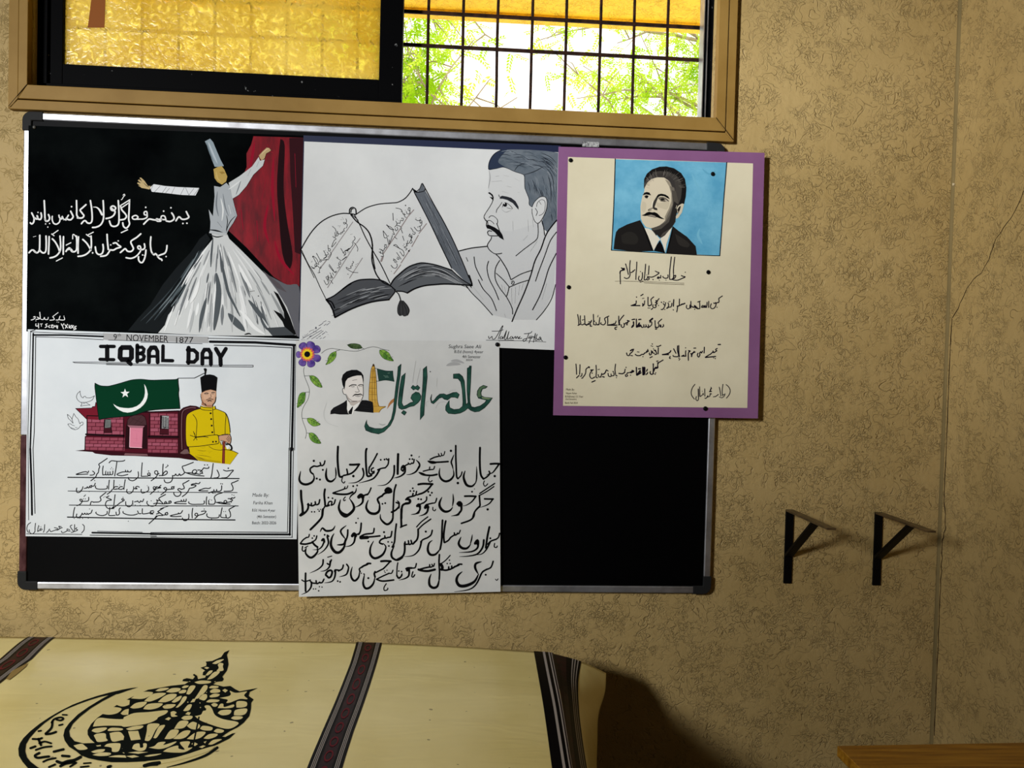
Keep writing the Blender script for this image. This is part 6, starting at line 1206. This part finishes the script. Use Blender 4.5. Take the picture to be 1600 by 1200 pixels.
cells('''830,170 880,140 945,128 920,150 870,175; 885,185 905,165 940,172 935,200 940,240 875,245 895,215; 750,215 775,203 802,212 780,226; 765,285 800,245 835,240 820,265 785,288; 780,330 800,305 850,255 905,250 880,285 830,320; 655,355 720,338 815,345 800,365 700,372; 600,348 612,344 614,352; 850,350 866,344 860,356;
530,405 560,388 600,390 580,408 545,415; 270,440 320,415 400,412 380,430 310,445; 375,450 430,415 515,415 500,445 430,458; 500,450 540,430 575,435 560,460 510,465; 575,470 610,395 665,392 640,440 605,475; 655,520 690,470 745,390 785,392 770,440 700,510; 800,405 830,390 890,395 880,412 810,415; 810,440 850,420 905,430 900,455 820,460; 930,435 955,420 985,435 960,458; 30,515 90,470 150,450 245,455 215,490 140,520; 160,540 230,480 290,462 375,465 310,510 220,545; 295,550 350,500 410,472 480,475 450,520 370,552; 430,550 480,505 530,490 510,530 460,556; 470,605 510,560 545,500 580,500 560,545 500,600; 700,520 720,485 770,472 780,505 750,535; 805,490 850,468 905,475 880,498 815,505; 
905,510 960,500 1000,490 1015,470 1005,440 1060,460 1140,450 1175,448 1145,485 1180,522 1110,520 1060,535 1010,555 970,558 985,530 940,518; 770,550 810,525 900,530 880,550 800,555; 615,555 640,520 670,520 655,550; 20,605 80,560 185,550 140,600 60,615; 150,620 200,570 340,565 300,605 220,625; 340,595 380,575 470,575 430,610 360,615; 545,635 590,580 630,578 605,630 560,640; 820,575 850,560 885,575 870,595 840,595; 885,610 910,570 940,570 950,600 1040,575 1040,600 980,612; 1070,605 1075,545 1165,548 1170,590 1120,605; 1045,680 1060,630 1170,615 1165,660 1120,682; 885,660 920,632 1015,630 1000,670 930,682; 1015,710 1050,690 1130,695 1110,720 1050,725; 
-40,700 60,660 200,650 380,632 375,665 300,700 280,725 200,760 60,785 -60,790; 420,650 450,640 480,655 460,675 490,690 430,695; 565,670 590,648 620,655 605,680; 365,720 400,700 425,710 400,732; 525,710 560,688 635,690 620,720 560,728; 660,690 720,675 740,640 770,630 755,590 800,585 830,620 860,680 940,720 1085,750 1060,790 990,815 900,800 780,760 710,730; 
455,815 510,740 595,742 570,790 530,812; 580,785 640,745 710,780 680,820 620,815; 710,815 740,785 830,800 820,830 750,830; 845,840 880,815 945,830 930,852 880,855; 360,915 420,830 500,828 470,890 420,915; 445,915 540,840 615,835 580,890 520,915; 580,915 670,850 765,848 720,900 650,920; 745,910 800,868 880,865 870,890 800,915; 930,890 1000,860 1040,855 960,895; 790,970 840,925 925,918 880,945 830,970; 
165,930 185,840 200,770 310,768 270,830 230,910 200,935; 250,905 300,800 340,778 365,785 320,850 280,905; 0,840 100,835 125,920 30,930; -20,815 60,790 150,785 120,815 20,830; 40,1010 60,970 110,960 120,1000 150,995 150,960 185,965 170,1020 110,1035; 205,1000 260,985 300,950 370,945 350,975 470,940 460,960 380,1000 300,1015; 345,1040 400,1005 490,980 500,1010 560,1020 520,970 520,945 610,942 590,1000 635,1000 560,1045 450,1050; 625,965 650,945 690,965 660,985; 745,945 775,935 760,960; 700,995 740,978 765,985 730,1005; 160,1085 220,1070 330,1060 280,1078 200,1090; 0,1050 80,1040 200,1045 100,1062; -20,1085 60,1075 110,1090 40,1102;
600,1060 720,1020 850,985 830,1015 760,1050 560,1110 380,1150 200,1180 0,1220 -100,1180 200,1140 400,1115''')
k.pen(EK, 30, 'w34 160,1180 230,1160 310,1150; w26 b 380,1195 560,1150 760,1080 880,1000; w16 640,990 700,700')
k.pen(EK, 8, '745,600 770,620'); k.pen(CR, 8, 'w10 590,552; w10 710,560; w10 715,605; w8 775,455')
k.build('printed_crest', clo, 'black printed crest with crescent and star')
# worn tape under the left stripe
k = Ink(pz, base=0.0012).crop(0, 960, 500); k.fill((150, 124, 72), '30,325 60,285 138,245 130,262 85,300 45,330'); k.build('tape', clo, 'yellowed tape')

# ================================================================== push pins
def pin(px, py, pl, label, r=0.0055, mat=M_PIN, group=None):
    c = pl.at(px, py, 0.0008); n = pl.n
    mm = MB(); u = n.orthogonal().normalized(); v = n.cross(u); prof = [(1.0, 0), (1.05, .0012), (.85, .0026), (.45, .0034), (0.02, .0037)]
    vs_ = [c + (u * math.cos(6.283 * q / 12) + v * math.sin(6.283 * q / 12)) * r * a + n * b_ for a, b_ in prof for q in range(12)]
    mm.add(vs_, [(i * 12 + q, i * 12 + (q + 1) % 12, (i + 1) * 12 + (q + 1) % 12, (i + 1) * 12 + q) for i in range(4) for q in range(12)])
    o = mm.build('push_pin', mat, smooth=True); tag(o, label, 'push pin', 'push pins on the posters')
M_PIN2 = paint((150, 148, 144), 0.25, 'pin_metal', metal=0.8); M_PINK = paint((14, 13, 13), 0.3, 'pin_metal')
pin(891.5, 250.5, p5b, 'push pin at the top left corner of the cream sheet', mat=M_PIN)
pin(1113.5, 272, p5b, 'push pin in the blue sky of the portrait panel', mat=M_PIN)
pin(888.5, 448.8, p5b, 'black push pin at the middle of the cream sheet\'s left margin', mat=M_PINK)
pin(1106.5, 425.3, p5b, 'black push pin right of the cream poster\'s heading', mat=M_PINK)
pin(883.5, 558.5, p5b, 'black push pin low on the cream sheet\'s left margin', mat=M_PINK)
pin(1101.8, 638.3, p5b, 'black push pin on the lower edge of the purple backing', mat=M_PINK, r=0.006)
pin(777, 538.3, p4, 'steel push pin at the top right corner of the hanging calligraphy poster', mat=M_PIN)
pin(54, 199, p1, 'bright push pin at the top left corner of the dervish poster', mat=M_PIN2, r=0.004)
